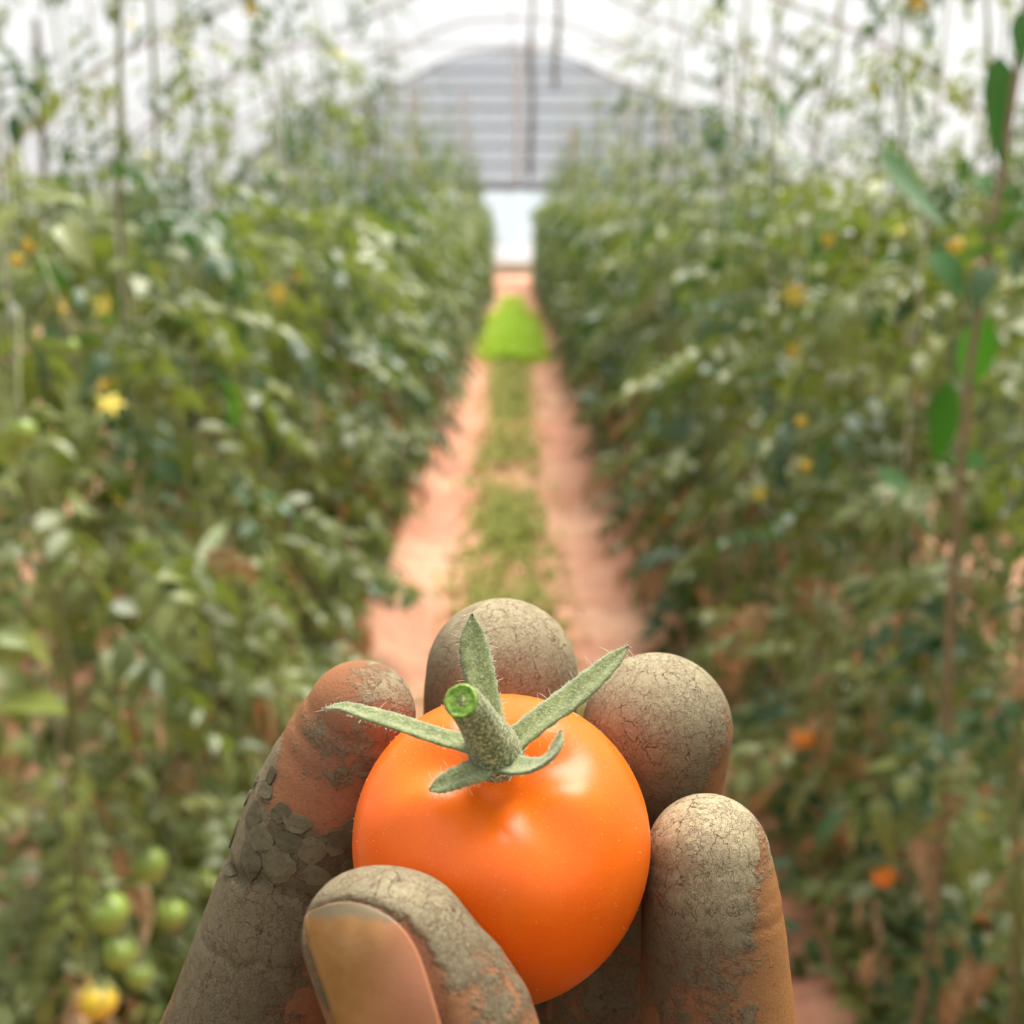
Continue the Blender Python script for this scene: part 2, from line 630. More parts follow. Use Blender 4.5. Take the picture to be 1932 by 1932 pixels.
def add_fruit(plant, world_pos, size, kind):
    o = link_mesh('fruit', FRUITS[kind], plant)
    o.location = Vector(world_pos) - plant.location
    o.scale = (size,) * 3
    o.rotation_euler = (rng.uniform(-0.5, 0.5), rng.uniform(-0.5, 0.5), rng.uniform(0, 6))
    c = link_mesh('calyx', CALYX, o)
    top = Vector(o.location) + Vector((0, 0, size * 0.55))
    side = -1 if plant.location.x < 0 else 1
    joint = Vector((0, 0, top.z + 0.07))
    mid = top.lerp(joint, 0.55) + Vector((0, 0, 0.05))
    mb = MB()
    mb.tube([top - Vector((0, 0, size * 0.1)), top + Vector((0, 0, 0.015)), mid, joint], [0.0018, 0.0018, 0.0022, 0.003], 5)
    mb.build('truss_stalk', M_STEM, plant)
    o['label'] = {'green': 'unripe green tomato', 'yellow': 'yellow tomato beginning to ripen', 'orange': 'ripe orange tomato'}[kind]
    return o


def add_flower(plant, world_pos, size=1.0):
    o = link_mesh('flower', FLOWER, plant)
    o.location = Vector(world_pos) - plant.location
    o.scale = (size,) * 3
    o.rotation_euler = (rng.uniform(0.4, 2.2), rng.uniform(-0.6, 0.6), rng.uniform(0, 6))
    return o


def stem_path(r, h, lean):
    n = 9
    ph = r.uniform(0, 6)
    return [Vector((lean * (i / n) * 0.5 + 0.035 * math.sin(i * 0.9 + ph), 0.03 * math.cos(i * 1.1 + ph), h * i / n)) for i in range(n + 1)]


def leaf_spots(r, h, side, n, path, top=0.18, size=1.0):
    """where leaves sit on a plant: dense up to about chest height, sparse above"""
    out = []
    m = len(path) - 1
    for k in range(n):
        q = r.random()
        if q < 1 - top:
            z = 0.05 + (min(h, 1.20) - 0.05) * r.random() ** 1.15
        else:
            z = 1.18 + (h - 1.18) * r.random() ** 1.2
        t = z / h * m
        i = min(m - 1, int(t))
        p = path[i].lerp(path[i + 1], t - i)
        az = k * 2.39996 + r.uniform(-0.5, 0.5)
        # leaves that would reach into the path are turned along the row
        if math.cos(az) * side < -0.55:
            az += r.choice((-1, 1)) * r.uniform(0.3, 0.9)
        # some sit out on side shoots
        off = r.uniform(0.0, 0.17)
        dx, dy = math.cos(az) * off, math.sin(az) * off * 1.2
        if dx * side < 0:
            dx *= 0.8
        p = p + Vector((dx, dy, r.uniform(-0.03, 0.05)))
        sc = size * r.uniform(0.62, 1.02) * (0.62 if z > 1.2 else 1.0)
        if math.cos(az) * side < -0.3:
            sc *= 0.9
        out.append((p, az, r.uniform(-0.55, 0.45), r.uniform(-0.5, 0.5), sc, z))
    return out


def pick_leaf(r, z, dead_bias, young=0.07):
    q = r.random()
    if q < dead_bias * max(0.0, 1.1 - z * 1.1):
        return r.choice(LEAVES_DEAD)
    if z > 1.2 and q > 0.45:
        return r.choice(LEAVES_YOUNG if q > 0.86 else LEAVES_DARK)
    if q > 1 - young:
        return r.choice(LEAVES_YOUNG)
    if q > 0.72:
        return r.choice(LEAVES_DARK)
    return r.choice(LEAVES)


def near_plant(x, y, h, side, nleaf, label, group, seed, dead):
    r = random.Random(seed)
    gz = float(ground_z(x, y))
    pl = empty('tomato_plant', (x, y, gz))
    tag(pl, label, 'plant', group)
    path = stem_path(r, h, side * r.uniform(-0.05, 0.2))
    mb = MB()
    mb.tube([p - Vector((0, 0, 0.03 if i == 0 else 0)) for i, p in enumerate(path)], [0.008 - 0.0055 * i / 9 for i in range(10)], 6)
    mb.build('stem', M_STEM, pl)
    for p, az, pitch, roll, sc, z in leaf_spots(r, h, side, nleaf, path, 0.17, 0.74 if y < 1.9 else 0.85 if y < 2.8 else 1.0):
        me = pick_leaf(r, z, dead, 0.26 if side < 0 and y < 3.2 and z < 0.75 else 0.08)
        o = link_mesh('leaf' if me not in LEAVES_DEAD else 'withered_leaf', me, pl)
        o.location = p
        o.rotation_euler = Euler((roll, -pitch, az), 'XYZ')
        o.scale = (sc,) * 3
    for k in range(r.randint(1, 3)):
        z = r.uniform(0.5, min(h, 1.7))
        i = int(z / h * 9)
        p = path[min(9, i)] + Vector((r.uniform(-0.12, 0.12), r.uniform(-0.12, 0.12), 0))
        o = link_mesh('flower', FLOWER, pl)
        o.location = p
        o.rotation_euler = (r.uniform(0.4, 2.2), 0, r.uniform(0, 6))
        o.scale = (r.uniform(0.7, 1.1),) * 3
    return pl


# meshes for plants farther off: foliage joined into one part, in a few variants
def far_variant(seed, h, side, nleaf, dead):
    r = random.Random(seed)
    path = stem_path(r, h, side * 0.1)
    st = MB()
    st.tube([p - Vector((0, 0, 0.04 if i == 0 else 0)) for i, p in enumerate(path)], [0.008 - 0.0055 * i / 9 for i in range(10)], 4)
    vs, fs, ms = [], [], []
    base = 0
    pool = {}
    for p, az, pitch, roll, sc, z in leaf_spots(r, h, side, nleaf, path, 0.10):
        me = pick_leaf(r, z, dead)
        if me.name not in pool:
            co = np.empty(len(me.vertices) * 3)
            me.vertices.foreach_get('co', co)
            pool[me.name] = (co.reshape(-1, 3), [list(q.vertices) for q in me.polygons], {M_LEAF.name: 0, M_LEAF_DARK.name: 1, M_LEAF_YOUNG.name: 2, M_LEAF_DEAD.name: 3}[me.materials[0].name])
        co, fc, mi = pool[me.name]
        R = np.array(Euler((roll, -pitch, az), 'XYZ').to_matrix())
        v = co @ R.T * sc + np.array(p)
        vs.append(v)
        fs += [[i + base for i in q] for q in fc]
        ms += [mi] * len(fc)
        base += len(v)
    me = bpy.data.meshes.new('foliage')
    me.from_pydata(np.concatenate(vs).tolist(), [], fs)
    for m in (M_LEAF, M_LEAF_DARK, M_LEAF_YOUNG, M_LEAF_DEAD):
        me.materials.append(m)
    me.polygons.foreach_set('material_index', ms)
    me.update()
    me.shade_smooth()
    return make_mesh(st, 'stem', M_STEM), me


FAR = {s: [far_variant(500 + 10 * k + s, 1.75 + 0.12 * k, s, 100, 0.22) for k in range(5)] for s in (-1, 1)}
SIDE = {-1: 'left', 1: 'right'}
ROWS = [  # distance of the row from the path centre, first and last plant, spacing, end of the plants with separate leaves, wording
    (0.57, 1.22, 22.6, 0.40, 5.0, 'in the row bordering the path on the %s'),
    (1.20, 1.7, 22.6, 0.52, 4.2, 'in the second row from the path on the %s'),
    (2.05, 2.8, 22.6, 0.70, 4.0, 'in the third row from the path on the %s'),
    (3.00, 4.2, 22.6, 0.90, 0.0, 'in the fourth row from the path on the %s'),
    (4.15, 6.0, 22.6, 1.20, 0.0, 'in the fifth row from the path on the %s'),
]
PLANTS = []
TWINES = []
for side in (-1, 1):
    for ri, (rx, y0, y1, dy, near_end, words) in enumerate(ROWS):
        n = int((y1 - y0) / dy) + 1
        for k in range(n):
            r = random.Random(1000 * ri + 17 * k + (5 if side > 0 else 0))
            y = y0 + k * dy + r.uniform(-0.06, 0.06)
            x = side * (rx + (0.05 if side > 0 else 0.0)) + r.uniform(-0.04, 0.04)
            label = '%s tomato plant from the camera %s' % (ordinal(k + 1), words % SIDE[side])
            group = 'tomato plants %s' % (words % SIDE[side])
            h = r.uniform(1.6, 2.25)
            if y < near_end:
                pl = near_plant(x, y, h, side, (160 if y < 2.0 else 116) if ri == 0 else 78, label, group, 31 * k + 7 * ri + (300 if side > 0 else 0), 0.34 if side > 0 else 0.2)
            else:
                pl = empty('tomato_plant', (x, y, float(ground_z(x, y))))
                tag(pl, label, 'plant', group)
                st, fo = r.choice(FAR[side])
                sc = r.uniform(0.9, 1.2)
                a = link_mesh('stem', st, pl)
                b = link_mesh('foliage', fo, pl)
                b['kind'] = 'stuff'
                a.scale = b.scale = (1, r.choice((-1, 1)) * r.uniform(0.95, 1.15), sc)
                if y < 12 and ri < 2:
                    for q in range(2):
                        o = link_mesh('flower', FLOWER, pl)
                        o.location = (r.uniform(-0.25, 0.25), r.uniform(-0.2, 0.2), r.uniform(0.7, 1.7))
                        o.rotation_euler = (r.uniform(0.4, 2.2), 0, r.uniform(0, 6))
                        o.scale = (r.uniform(1.0, 1.5),) * 3
            PLANTS.append(pl)
            if ri == 0 and k < 16:
                mb = MB()
                mb.tube([(x + side * 0.03, y + 0.02, 0.12), (x + side * 0.02, y, 1.3), (side * 0.62, y, 2.5)], 0.0022, 4)
                tag(mb.build('support_twine', M_TWINE, origin=(x, y, 0.12)), '%s hanging twine from the camera %s' % (ordinal(k + 1), words % SIDE[side]), 'twine',
                    'twines above the row on the %s' % SIDE[side])

# the two inner rows run on unseen beside the camera, added to darken the hand
for side in (-1, 1):
    for ri in (0, 1):
        rx, y0, dy, words = ROWS[ri][0], ROWS[ri][1], ROWS[ri][3], ROWS[ri][5]
        for k in range(9):
            r = random.Random(9000 + 100 * ri + 7 * k + side)
            x, y = side * (rx + (0.05 if side > 0 else 0.0)) + r.uniform(-0.04, 0.04), y0 - 0.55 - dy * (k + 1)
            pl = empty('tomato_plant', (x, y, float(ground_z(x, y))))
            tag(pl, '%s tomato plant added behind the camera %s' % (ordinal(k + 1), words % SIDE[side]), 'plant', 'tomato plants %s' % (words % SIDE[side]))
            st, fo = r.choice(FAR[side])
            a, b = link_mesh('stem', st, pl), link_mesh('foliage', fo, pl)
            b['kind'] = 'stuff'
            a.scale = b.scale = (1, r.choice((-1, 1)) * r.uniform(0.95, 1.15), r.uniform(0.9, 1.1))


def nearest_plant(p, rows=(0.7, 0.95)):
    best, bd = None, 1e9
    for pl in PLANTS:
        d = (pl.location.x - p.x) ** 2 + (pl.location.y - p.y) ** 2
        if d < bd:
            best, bd = pl, d
    return best


# fruit and flowers that can be picked out in the photograph, plus a small highlight built as the last green fruit
for px, py, X, size, kind in [
    (185, 1888, -0.45, 0.042, 'yellow'), (205, 1722, -0.45, 0.045, 'green'), (322, 1725, -0.45, 0.042, 'green'), (282, 1632, -0.45, 0.044, 'green'),
    (225, 1798, -0.45, 0.040, 'green'), (262, 1840, -0.45, 0.034, 'green'), (1518, 1392, 0.48, 0.034, 'orange'), (1668, 1652, 0.48, 0.030, 'orange'),
    (1488, 1745, 0.48, 0.026, 'green'), (55, 462, -0.5, 0.015, 'yellow'), (30, 490, -0.5, 0.014, 'yellow'), (1802, 462, 0.50, 0.018, 'yellow'),
    (1562, 452, 0.50, 0.020, 'yellow'), (1512, 795, 0.48, 0.020, 'yellow'), (1522, 878, 0.48, 0.018, 'yellow'), (40, 815, -0.47, 0.030, 'green'), (132, 655, -0.47, 0.020, 'green')]:
    p = at_x(px, py, X)
    add_fruit(nearest_plant(p), p, size, kind)
for px, py, X, s in [(195, 728, -0.46, 1.08), (208, 762, -0.46, 1.08), (525, 552, -0.46, 1.58), (675, 497, -0.46, 1.44), (1500, 555, 0.50, 1.58), (1497, 660, 0.50, 1.15), (655, 865, -0.46, 1.15),
                     (250, 45, -0.45, 1.01), (475, 15, -0.45, 1.15), (640, 100, -0.45, 1.44), (560, 520, -0.46, 1.22), (1730, 5, 0.50, 1.15), (1432, 930, 0.50, 1.15), (120, 580, -0.46, 1.08), (195, 575, -0.46, 1.01)]:
    p = at_x(px, py, X)
    add_flower(nearest_plant(p), p, s)


# climbing vine with large pointed leaves on the right, and the long leaves picked out on the left
def big_leaf(parent, tip_a, tip_b, width, X, mat, name='leaf', curl=0.12, seed=1):
    """a pointed blade from photo point a (stalk) to b (tip) at plane x = X"""
    a, b = at_x(tip_a[0], tip_a[1], X), at_x(tip_b[0], tip_b[1], X * 0.985)
    d = b - a
    r = random.Random(seed)
    mb = MB()
    toward = (Vector((0, 0, CAM_H)) - a).normalized()
    leaflet(mb, a, d, toward + Vector((0.25 * r.uniform(-1, 1), 0, 0.45)), d.length, width, 0.18, curl, 8, r, 0.03)
    v = np.array(mb.v) - np.array(parent.location)
    return mesh_obj(name, v, mb.f, mat, parent)


vp = at_x(1872, 500, 0.50)
vine = empty('climbing_vine', (vp.x, vp.y, float(ground_z(vp.x, vp.y))))
tag(vine, 'climbing vine with large pointed dark green leaves at the right edge', 'vine')
mb = MB()
pts = [Vector((0.02 * math.sin(k * 1.3), 0.02 * math.cos(k), 0.26 * k)) for k in range(10)]
mb.tube(pts, [0.006 - 0.0004 * k for k in range(10)], 6)
mb.build('stem', M_STEM_BROWN, vine)
for k, (a, b, w) in enumerate([((1884, 105), (1893, 300), 0.050), ((1665, 280), (1768, 395), 0.044), ((1532, 416), (1680, 372), 0.040), ((1862, 600), (1818, 745), 0.062),
                               ((1760, 470), (1812, 545), 0.045), ((1790, 720), (1770, 880), 0.055), ((1665, 880), (1765, 985), 0.055), ((1845, 330), (1868, 362), 0.030), ((1470, 185), (1480, 245), 0.03),
                               ((1355, 150), (1322, 158), 0.022), ((1425, 30), (1440, 12), 0.022), ((1540, 18), (1548, 34), 0.018), ((1800, 860), (1850, 870), 0.05), ((1925, 20), (1930, 120), 0.03)]):
    big_leaf(vine, a, b, w * 0.66, 0.50, M_LEAF_BIG, seed=k)
p = at_x(430, 1150, -0.47)
weed = empty('leafy_weed', (p.x, p.y, float(ground_z(p.x, p.y))))
tag(weed, 'pale leafy weed with long curled leaves before the plants left of the path', 'weed')
mb = MB()
mb.tube([Vector((0, 0, -0.02)), Vector((0.01, 0, 0.25)), Vector((0.0, 0.01, 0.45)), at_x(400, 1010, -0.47) - weed.location], [0.006, 0.005, 0.004, 0.002], 6)
mb.build('stem', M_STEM, weed)
M_LEAF_PALE = leaf_mat('pale_grey_green_leaf', (0.30, 0.38, 0.20), (0.40, 0.46, 0.24), (0.25, 0.33, 0.08), 0.25)
for k, (a, b, w, m) in enumerate([((395, 1060), (532, 1062), 0.032, M_LEAF_PALE), ((370, 1085), (440, 930), 0.030, M_LEAF_PALE), ((390, 1085), (305, 1120), 0.026, M_LEAF_PALE), ((470, 1215), (590, 1235), 0.034, M_LEAF_PALE),
                                  ((395, 685), (500, 765), 0.055, M_LEAF_BIG), ((270, 640), (340, 655), 0.03, M_LEAF_PALE), ((40, 1210), (150, 1250), 0.045, M_LEAF_YOUNG), ((0, 1215), (80, 1195), 0.03, M_LEAF_PALE),
                                  ((120, 1330), (30, 1300), 0.05, M_LEAF_YOUNG), ((180, 1320), (290, 1370), 0.045, M_LEAF_YOUNG)]):
    big_leaf(weed, a, b, w * 0.75, -0.47, m, seed=40 + k, curl=0.25)

# stakes on the left
for px, X, top, bot, label in ((100, -1.8, 90, 440, 'dark bamboo stake among the plants near the left edge of the view'), (705, -0.9, 215, 420, 'thin bamboo stake standing in the left row below the grey gable')):
    a, b = at_x(px, top, X), at_x(px, bot, X)
    mb = MB()
    n = 8
    ph = [Vector((b.x + 0.02 * math.sin(i), b.y, float(ground_z(b.x, b.y)) - 0.03 + (a.z + 0.03) * i / n)) for i in range(n + 1)]
    mb.tube(ph, [0.016 if i % 2 else 0.013 for i in range(n + 1)], 7)
    tag(mb.build('bamboo_stake', M_BAMBOO, origin=tuple(ph[0])), label, 'stake')


# weeds on the path and litter on the beds
def scatter_blades(n, fn, mat, name, label, cat='weeds'):
    r = random.Random(len(name) * 7 + n)
    V, F = [], []
    for k in range(n):
        x, y, L, W, upness = fn(r)
        z = float(ground_z(x, y))
        az = r.uniform(0, 2 * math.pi)
        d = np.array([math.cos(az), math.sin(az), upness])
        d /= np.linalg.norm(d)
        s = np.array([-math.sin(az), math.cos(az), r.uniform(-0.3, 0.3)])
        b = np.array([x, y, z - 0.003])
        m = b + d * L * 0.55 + np.array([0, 0, 0.08 * L])
        t = b + d * L + np.array([0, 0, -0.25 * L])
        i = len(V)
        V += [b - s * W * 0.2, b + s * W * 0.2, m + s * W * 0.5, m - s * W * 0.5, t]
        F += [[i, i + 1, i + 2, i + 3], [i + 3, i + 2, i + 4]]
    o = mesh_obj(name, np.array(V), F, mat)
    tag(o, label, cat, kind='stuff')


M_WEED = leaf_mat('path_weed', (0.20, 0.24, 0.05), (0.36, 0.37, 0.10), (0.28, 0.32, 0.04), 0.3, 0.6, 0.2)
M_WEED_BRIGHT = leaf_mat('lush_weed', (0.34, 0.52, 0.05), (0.48, 0.66, 0.10), (0.42, 0.62, 0.04), 0.4, 0.6, 0.2)
M_STRAW = leaf_mat('dry_grass', (0.48, 0.32, 0.12), (0.62, 0.46, 0.2), (0.4, 0.25, 0.08), 0.2, 0.8, 0.1)


def f_mid(r):
    while True:
        x, y = r.gauss(-0.02, 0.085), 2.6 + 9.0 * r.random() ** 1.35
        if float(vnoise2(np.array(x * 3 + 20), np.array(y * 1.3 + 4), 9)) > 0.10 + 0.42 * r.random():
            return x, y, r.uniform(0.04, 0.09), r.uniform(0.012, 0.028), r.uniform(0.3, 1.8)


def f_lush(r):
    y = 10.2 + 8.3 * min(1, abs(r.gauss(0.25, 0.33)))
    x = r.gauss(0.0, 0.15) if y < 15.5 else r.gauss(0, 0.10)
    return max(-0.33, min(0.33, x)), y, r.uniform(0.09, 0.22), r.uniform(0.018, 0.036), r.uniform(0.8, 2.5)


def f_straw(r):
    return r.gauss(0.0, 0.10), 2.4 + 9.0 * r.random() ** 1.3, r.uniform(0.05, 0.11), r.uniform(0.004, 0.008), r.uniform(0.05, 0.5)


def f_litter(r):
    s = r.choice((-1, 1, 1))
    x = s * (0.50 + abs(r.gauss(0, 0.45)))
    return x, 1.2 + 6.5 * r.random(), r.uniform(0.03, 0.06), r.uniform(0.015, 0.035), r.uniform(0.1, 0.9)


def f_edge(r):
    s = r.choice((-1, 1))
    return s * (0.50 + abs(r.gauss(0, 0.5))) + 0.03, 1.0 + 9 * r.random() ** 1.8, r.uniform(0.05, 0.13), r.uniform(0.015, 0.034), r.uniform(0.4, 1.6)


scatter_blades(6500, f_mid, M_WEED, 'path_weeds', 'low green weeds growing along the middle of the path', 'weeds')
scatter_blades(3500, f_straw, M_STRAW, 'dry_grass', 'dry straw coloured grass lying along the middle of the path', 'grass')
scatter_blades(4500, f_lush, M_WEED_BRIGHT, 'lush_weeds', 'bright green lush weeds filling the far stretch of the path', 'weeds')
scatter_blades(3000, f_litter, M_LEAF_DEAD, 'leaf_litter', 'tan withered leaf litter under the plant rows', 'leaf litter')
scatter_blades(16000, f_edge, M_LEAF, 'bed_weeds', 'small green weeds at the feet of the plant rows', 'weeds')

# ------------------------------------------------------------------ the tomato in the hand (camera-frame millimetres, turned into world metres)
T_C = pix(946, 1598, 125.0)
T_R = 16.7
AX = np.array([-0.03, 0.70, -0.72])
AX /= np.linalg.norm(AX)
_e1 = np.cross(AX, np.array([0.0, 0.0, 1.0]))
_e1 /= np.linalg.norm(_e1)          # points sideways
_e2 = np.cross(AX, _e1)


def tomato_r(th, ph):
    r = 1.0 - 0.22 * np.exp(-(th / 0.38) ** 2)
    r = r + 0.035 * np.exp(-((th - 0.95) / 0.45) ** 2)
    r = r + 0.034 * np.cos(5 * ph - 1.45) * np.exp(-((th - 0.50) / 0.27) ** 2) * (1 - np.exp(-(th / 0.34) ** 2))
    r = r + 0.012 * np.cos(3 * ph + 1.1) * np.exp(-((th - 1.7) / 0.6) ** 2)
    r = r - 0.015 * np.exp(-((th - math.pi) / 0.5) ** 2)
    return T_R * r


def tomato_sdf(P):
    q = P - T_C
    n = np.sqrt((q * q).sum(1)) + 1e-9
    c = np.clip(q @ AX / n, -1, 1)
    th = np.arccos(c)
    ph = np.arctan2(q @ _e2, q @ _e1)
    return (n - tomato_r(th, ph)) * 0.93


def fix_faces(f):
    """camera frame is left-handed: turn the winding round"""
    return [list(q)[::-1] for q in f]


def M2(G, f3):
    return G.math('MULTIPLY', G.ramp(f3, 0.48, 0.72), 0.75)


def tomato_mats():
    M = Mat('orange_tomato_skin').set(rough=0.36, spec=0.42, sss=0.15, sss_r=(1.0, 0.35, 0.08), sss_s=0.0025)
    co = M.coords()
    f, _ = M.noise(co, 90, 3)
    th = M.attr('polar')
    c = M.mix(M.ramp(th, 0.15, 1.0), (0.88, 0.17, 0.006), (0.90, 0.125, 0.001))
    c = M.mix(M.ramp(f, 0.35, 0.7), c, (0.90, 0.155, 0.001))
    v = M.n('ShaderNodeTexVoronoi', Scale=2300.0)
    M.l(co, v.inputs['Vector'])
    dots = M.math('SUBTRACT', 1.0, M.ramp(v.outputs['Distance'], 0.10, 0.24))
    sel = M.math('MULTIPLY', dots, 0.20)
    c = M.mix(sel, c, (1.0, 0.50, 0.20))
    M.l(c, M.p.inputs['Base Color'])
    f2, _ = M.noise(co, 2600, 2)
    M.bump(f2, 0.10, 0.00012)

    G = Mat('fuzzy_green_sepal').set(rough=0.8, spec=0.2, sheen=0.5)
    co = G.coords()
    f, _ = G.noise(co, 900, 3)
    f3, _ = G.noise(co, 3200, 4, 0.7)
    c = G.mix(G.ramp(f, 0.3, 0.7), (0.15, 0.19, 0.065), (0.27, 0.31, 0.12))
    c = G.mix(M2(G, f3), c, (0.52, 0.53, 0.30))
    tip = G.attr('along')
    c = G.mix(G.ramp(tip, 0.955, 0.985), c, (0.11, 0.06, 0.035))
    G.l(c, G.p.inputs['Base Color'])
    G.bump(f3, 0.9, 0.0003)

    S = Mat('fuzzy_green_stalk').set(rough=0.85, spec=0.15, sheen=0.4)
    co = S.coords()
    f3, _ = S.noise(co, 3000, 4, 0.7)
    c = S.mix(S.ramp(f3, 0.46, 0.62), (0.10, 0.135, 0.03), (0.55, 0.54, 0.25))
    S.l(c, S.p.inputs['Base Color'])
    S.bump(f3, 1.0, 0.0003)

    C = Mat('cut_stalk_end').set(rough=0.4, spec=0.5, sss=0.2, sss_s=0.001)
    co = C.coords()
    f, _ = C.noise(co, 1500, 3)
    c = C.mix(C.ramp(f, 0.35, 0.65), (0.10, 0.22, 0.015), (0.24, 0.40, 0.05))
    C.l(c, C.p.inputs['Base Color'])
    C.bump(f, 0.8, 0.0003)
    H = Mat('pale_hair').set(rough=0.6, color=(0.75, 0.72, 0.52))
    return M.m, G.m, S.m, C.m, H.m


M_TOM, M_SEPAL, M_STALK, M_CUT, M_HAIR = tomato_mats()


def float_attr(o, name, vals):
    a = o.data.attributes.new(name, 'FLOAT', 'POINT')
    a.data.foreach_set('value', np.asarray(vals, np.float32))


def cr_spline(P, n):
    """Catmull-Rom through rows of P, n samples"""
    P = np.asarray(P, float)
    P = np.vstack([2 * P[0] - P[1], P, 2 * P[-1] - P[-2]])
    m = len(P) - 3
    out = []
    for u in np.linspace(0, m, n):
        i = min(int(u), m - 1)
        t = u - i
        a, b, c, d = P[i:i + 4]
        out.append(0.5 * ((2 * b) + (-a + c) * t + (2 * a - 5 * b + 4 * c - d) * t * t + (-a + 3 * b - 3 * c + d) * t ** 3))
    return np.array(out)


TOM_W = cam2world(T_C)[0]
HAIR = []          # (root, direction, length) in camera mm


def build_tomato():
    root = empty('tomato', TOM_W)
    tag(root, 'glossy orange tomato with green calyx, held in the mud-caked fingertips', 'tomato')
    nu, nv = 144, 110
    th = np.linspace(0.0005, math.pi - 0.0005, nv)
    ph = np.linspace(0, 2 * math.pi, nu, endpoint=False)
    TH, PH = np.meshgrid(th, ph, indexing='ij')
    R = tomato_r(TH, PH)
    d = (np.cos(TH)[..., None] * AX + (np.sin(TH) * np.cos(PH))[..., None] * _e1 + (np.sin(TH) * np.sin(PH))[..., None] * _e2)
    V = (T_C + R[..., None] * d).reshape(-1, 3)
    F = []
    for j in range(nv - 1):
        for i in range(nu):
            i2 = (i + 1) % nu
            F.append([j * nu + i, j * nu + i2, (j + 1) * nu + i2, (j + 1) * nu + i])
    F.append([i for i in range(nu)][::-1])
    F.append([(nv - 1) * nu + i for i in range(nu)])
    o = mesh_obj('fruit_body', cam2world(V) - TOM_W, F, M_TOM, root)
    float_attr(o, 'polar', TH.reshape(-1))
    # make sure the skin faces outward
    me = o.data
    if (me.polygons[nu * 40].normal.dot(Vector(me.polygons[nu * 40].center))) < 0:
        me.flip_normals()
    # a few fine short hairs on the skin
    for k in range(650):
        t, p = math.acos(1 - 2 * nrng.random() * 0.85), nrng.random() * 2 * math.pi
        dd = math.cos(t) * AX + math.sin(t) * math.cos(p) * _e1 + math.sin(t) * math.sin(p) * _e2
        HAIR.append((T_C + dd * float(tomato_r(np.array(t), np.array(p))) * 0.999, dd + nrng.normal(0, 0.4, 3), nrng.uniform(0.10, 0.28)))

    calyx = empty('calyx', (0, 0, 0))
    calyx.parent = root
    sep = [
        # control points (photo x, photo y, depth mm), widths mm along it, direction its upper face looks
        ([(936, 1428, 113.6), (890, 1408, 112.6), (820, 1388, 112.4), (750, 1364, 112.8), (690, 1346, 113.4), (645, 1333, 114.3), (609, 1338, 115.4)], [2.9, 2.6, 2.35, 2.25, 2.0, 1.4, 0.15], (0.12, 0.95, -0.5)),
        ([(936, 1415, 115.2), (922, 1345, 116.6), (906, 1280, 117.8), (897, 1235, 118.6), (892, 1195, 119.2), (890, 1157, 119.6)], [2.6, 2.6, 3.0, 3.1, 2.4, 0.15], (0.15, -0.15, -1.0)),
        ([(938, 1424, 114.6), (975, 1394, 114.6), (1025, 1354, 115.2), (1075, 1318, 116.0), (1120, 1280, 116.8), (1160, 1243, 117.6), (1187, 1219, 118.0)], [2.9, 2.6, 2.6, 2.8, 2.5, 1.8, 0.15], (-0.35, 0.55, -0.85)),
        ([(930, 1424, 113.4), (965, 1444, 111.6), (1005, 1446, 110.0), (1035, 1430, 109.2), (1052, 1405, 109.4), (1058, 1378, 110.2)], [3.0, 2.9, 2.6, 2.4, 1.9, 0.2], (-0.45, 0.80, -0.1)),
        ([(928, 1424, 113.4), (905, 1452, 111.4), (880, 1462, 110.2), (850, 1474, 109.4), (828, 1483, 109.2), (810, 1491, 109.2)], [2.9, 2.7, 2.4, 2.2, 1.7, 0.3], (0.0, 0.75, -0.75)),
    ]
    for cps, ws, face in sep:
        C = cr_spline([pix(*c) for c in cps], 40)
        W = np.interp(np.linspace(0, 1, 40), np.linspace(0, 1, len(ws)), ws) * 0.57
        k5 = np.ones(5) / 5
        W[2:-2] = np.convolve(W, k5, 'valid')
        T = np.gradient(C, axis=0)
        T /= np.linalg.norm(T, axis=1)[:, None]
        face = np.array(face, float)
        prof = [(-1, 0.0), (-0.7, 0.16), (-0.35, 0.10), (0, -0.02), (0.35, 0.10), (0.7, 0.16), (1, 0.0), (0.75, -0.26), (0.35, -0.36), (0, -0.40), (-0.35, -0.36), (-0.75, -0.26)]
        V, al = [], []
        for i in range(40):
            s = np.cross(T[i], face)
            s /= np.linalg.norm(s)
            n = np.cross(s, T[i])
            if n @ face < 0:
                n = -n
            h = 0.45 + 0.55 * min(1, W[i])
            for a, b in prof:
                wob = 1 + 0.05 * math.sin(i * 1.7 + a * 9)
                V.append(C[i] + s * a * W[i] * wob + n * (b * h * 1.1 + 0.25 * a * a * W[i] * 0.5))
                al.append(i / 39)
            if i > 3:
                for sg in (-1, 1):
                    for q in range(2):
                        if nrng.random() < 0.75:
                            HAIR.append((C[i] + s * sg * W[i] * 0.97, s * sg + n * nrng.uniform(-0.3, 0.9) + T[i] * nrng.uniform(-0.6, 0.6), nrng.uniform(0.15, 0.55) if nrng.random() < 0.86 else nrng.uniform(0.8, 1.7)))
            for q in range(3):
                HAIR.append((C[i] + s * nrng.uniform(-0.9, 0.9) * W[i] + n * 0.1, n + nrng.normal(0, 0.5, 3), nrng.uniform(0.08, 0.22)))
        m = len(prof)
        F = []
        for i in range(39):
            for k in range(m):
                k2 = (k + 1) % m
                F.append([i * m + k, i * m + k2, (i + 1) * m + k2, (i + 1) * m + k])
        F.append(list(range(m))[::-1])
        F.append([39 * m + k for k in range(m)])
        so = mesh_obj('sepal', cam2world(np.array(V)) - TOM_W, F, M_SEPAL, calyx)
        float_attr(so, 'along', al)
        recalc(so)
    # the disc where the sepals join
    hub_c, m = pix(933, 1424, 114.4), 30
    V, F = [], []
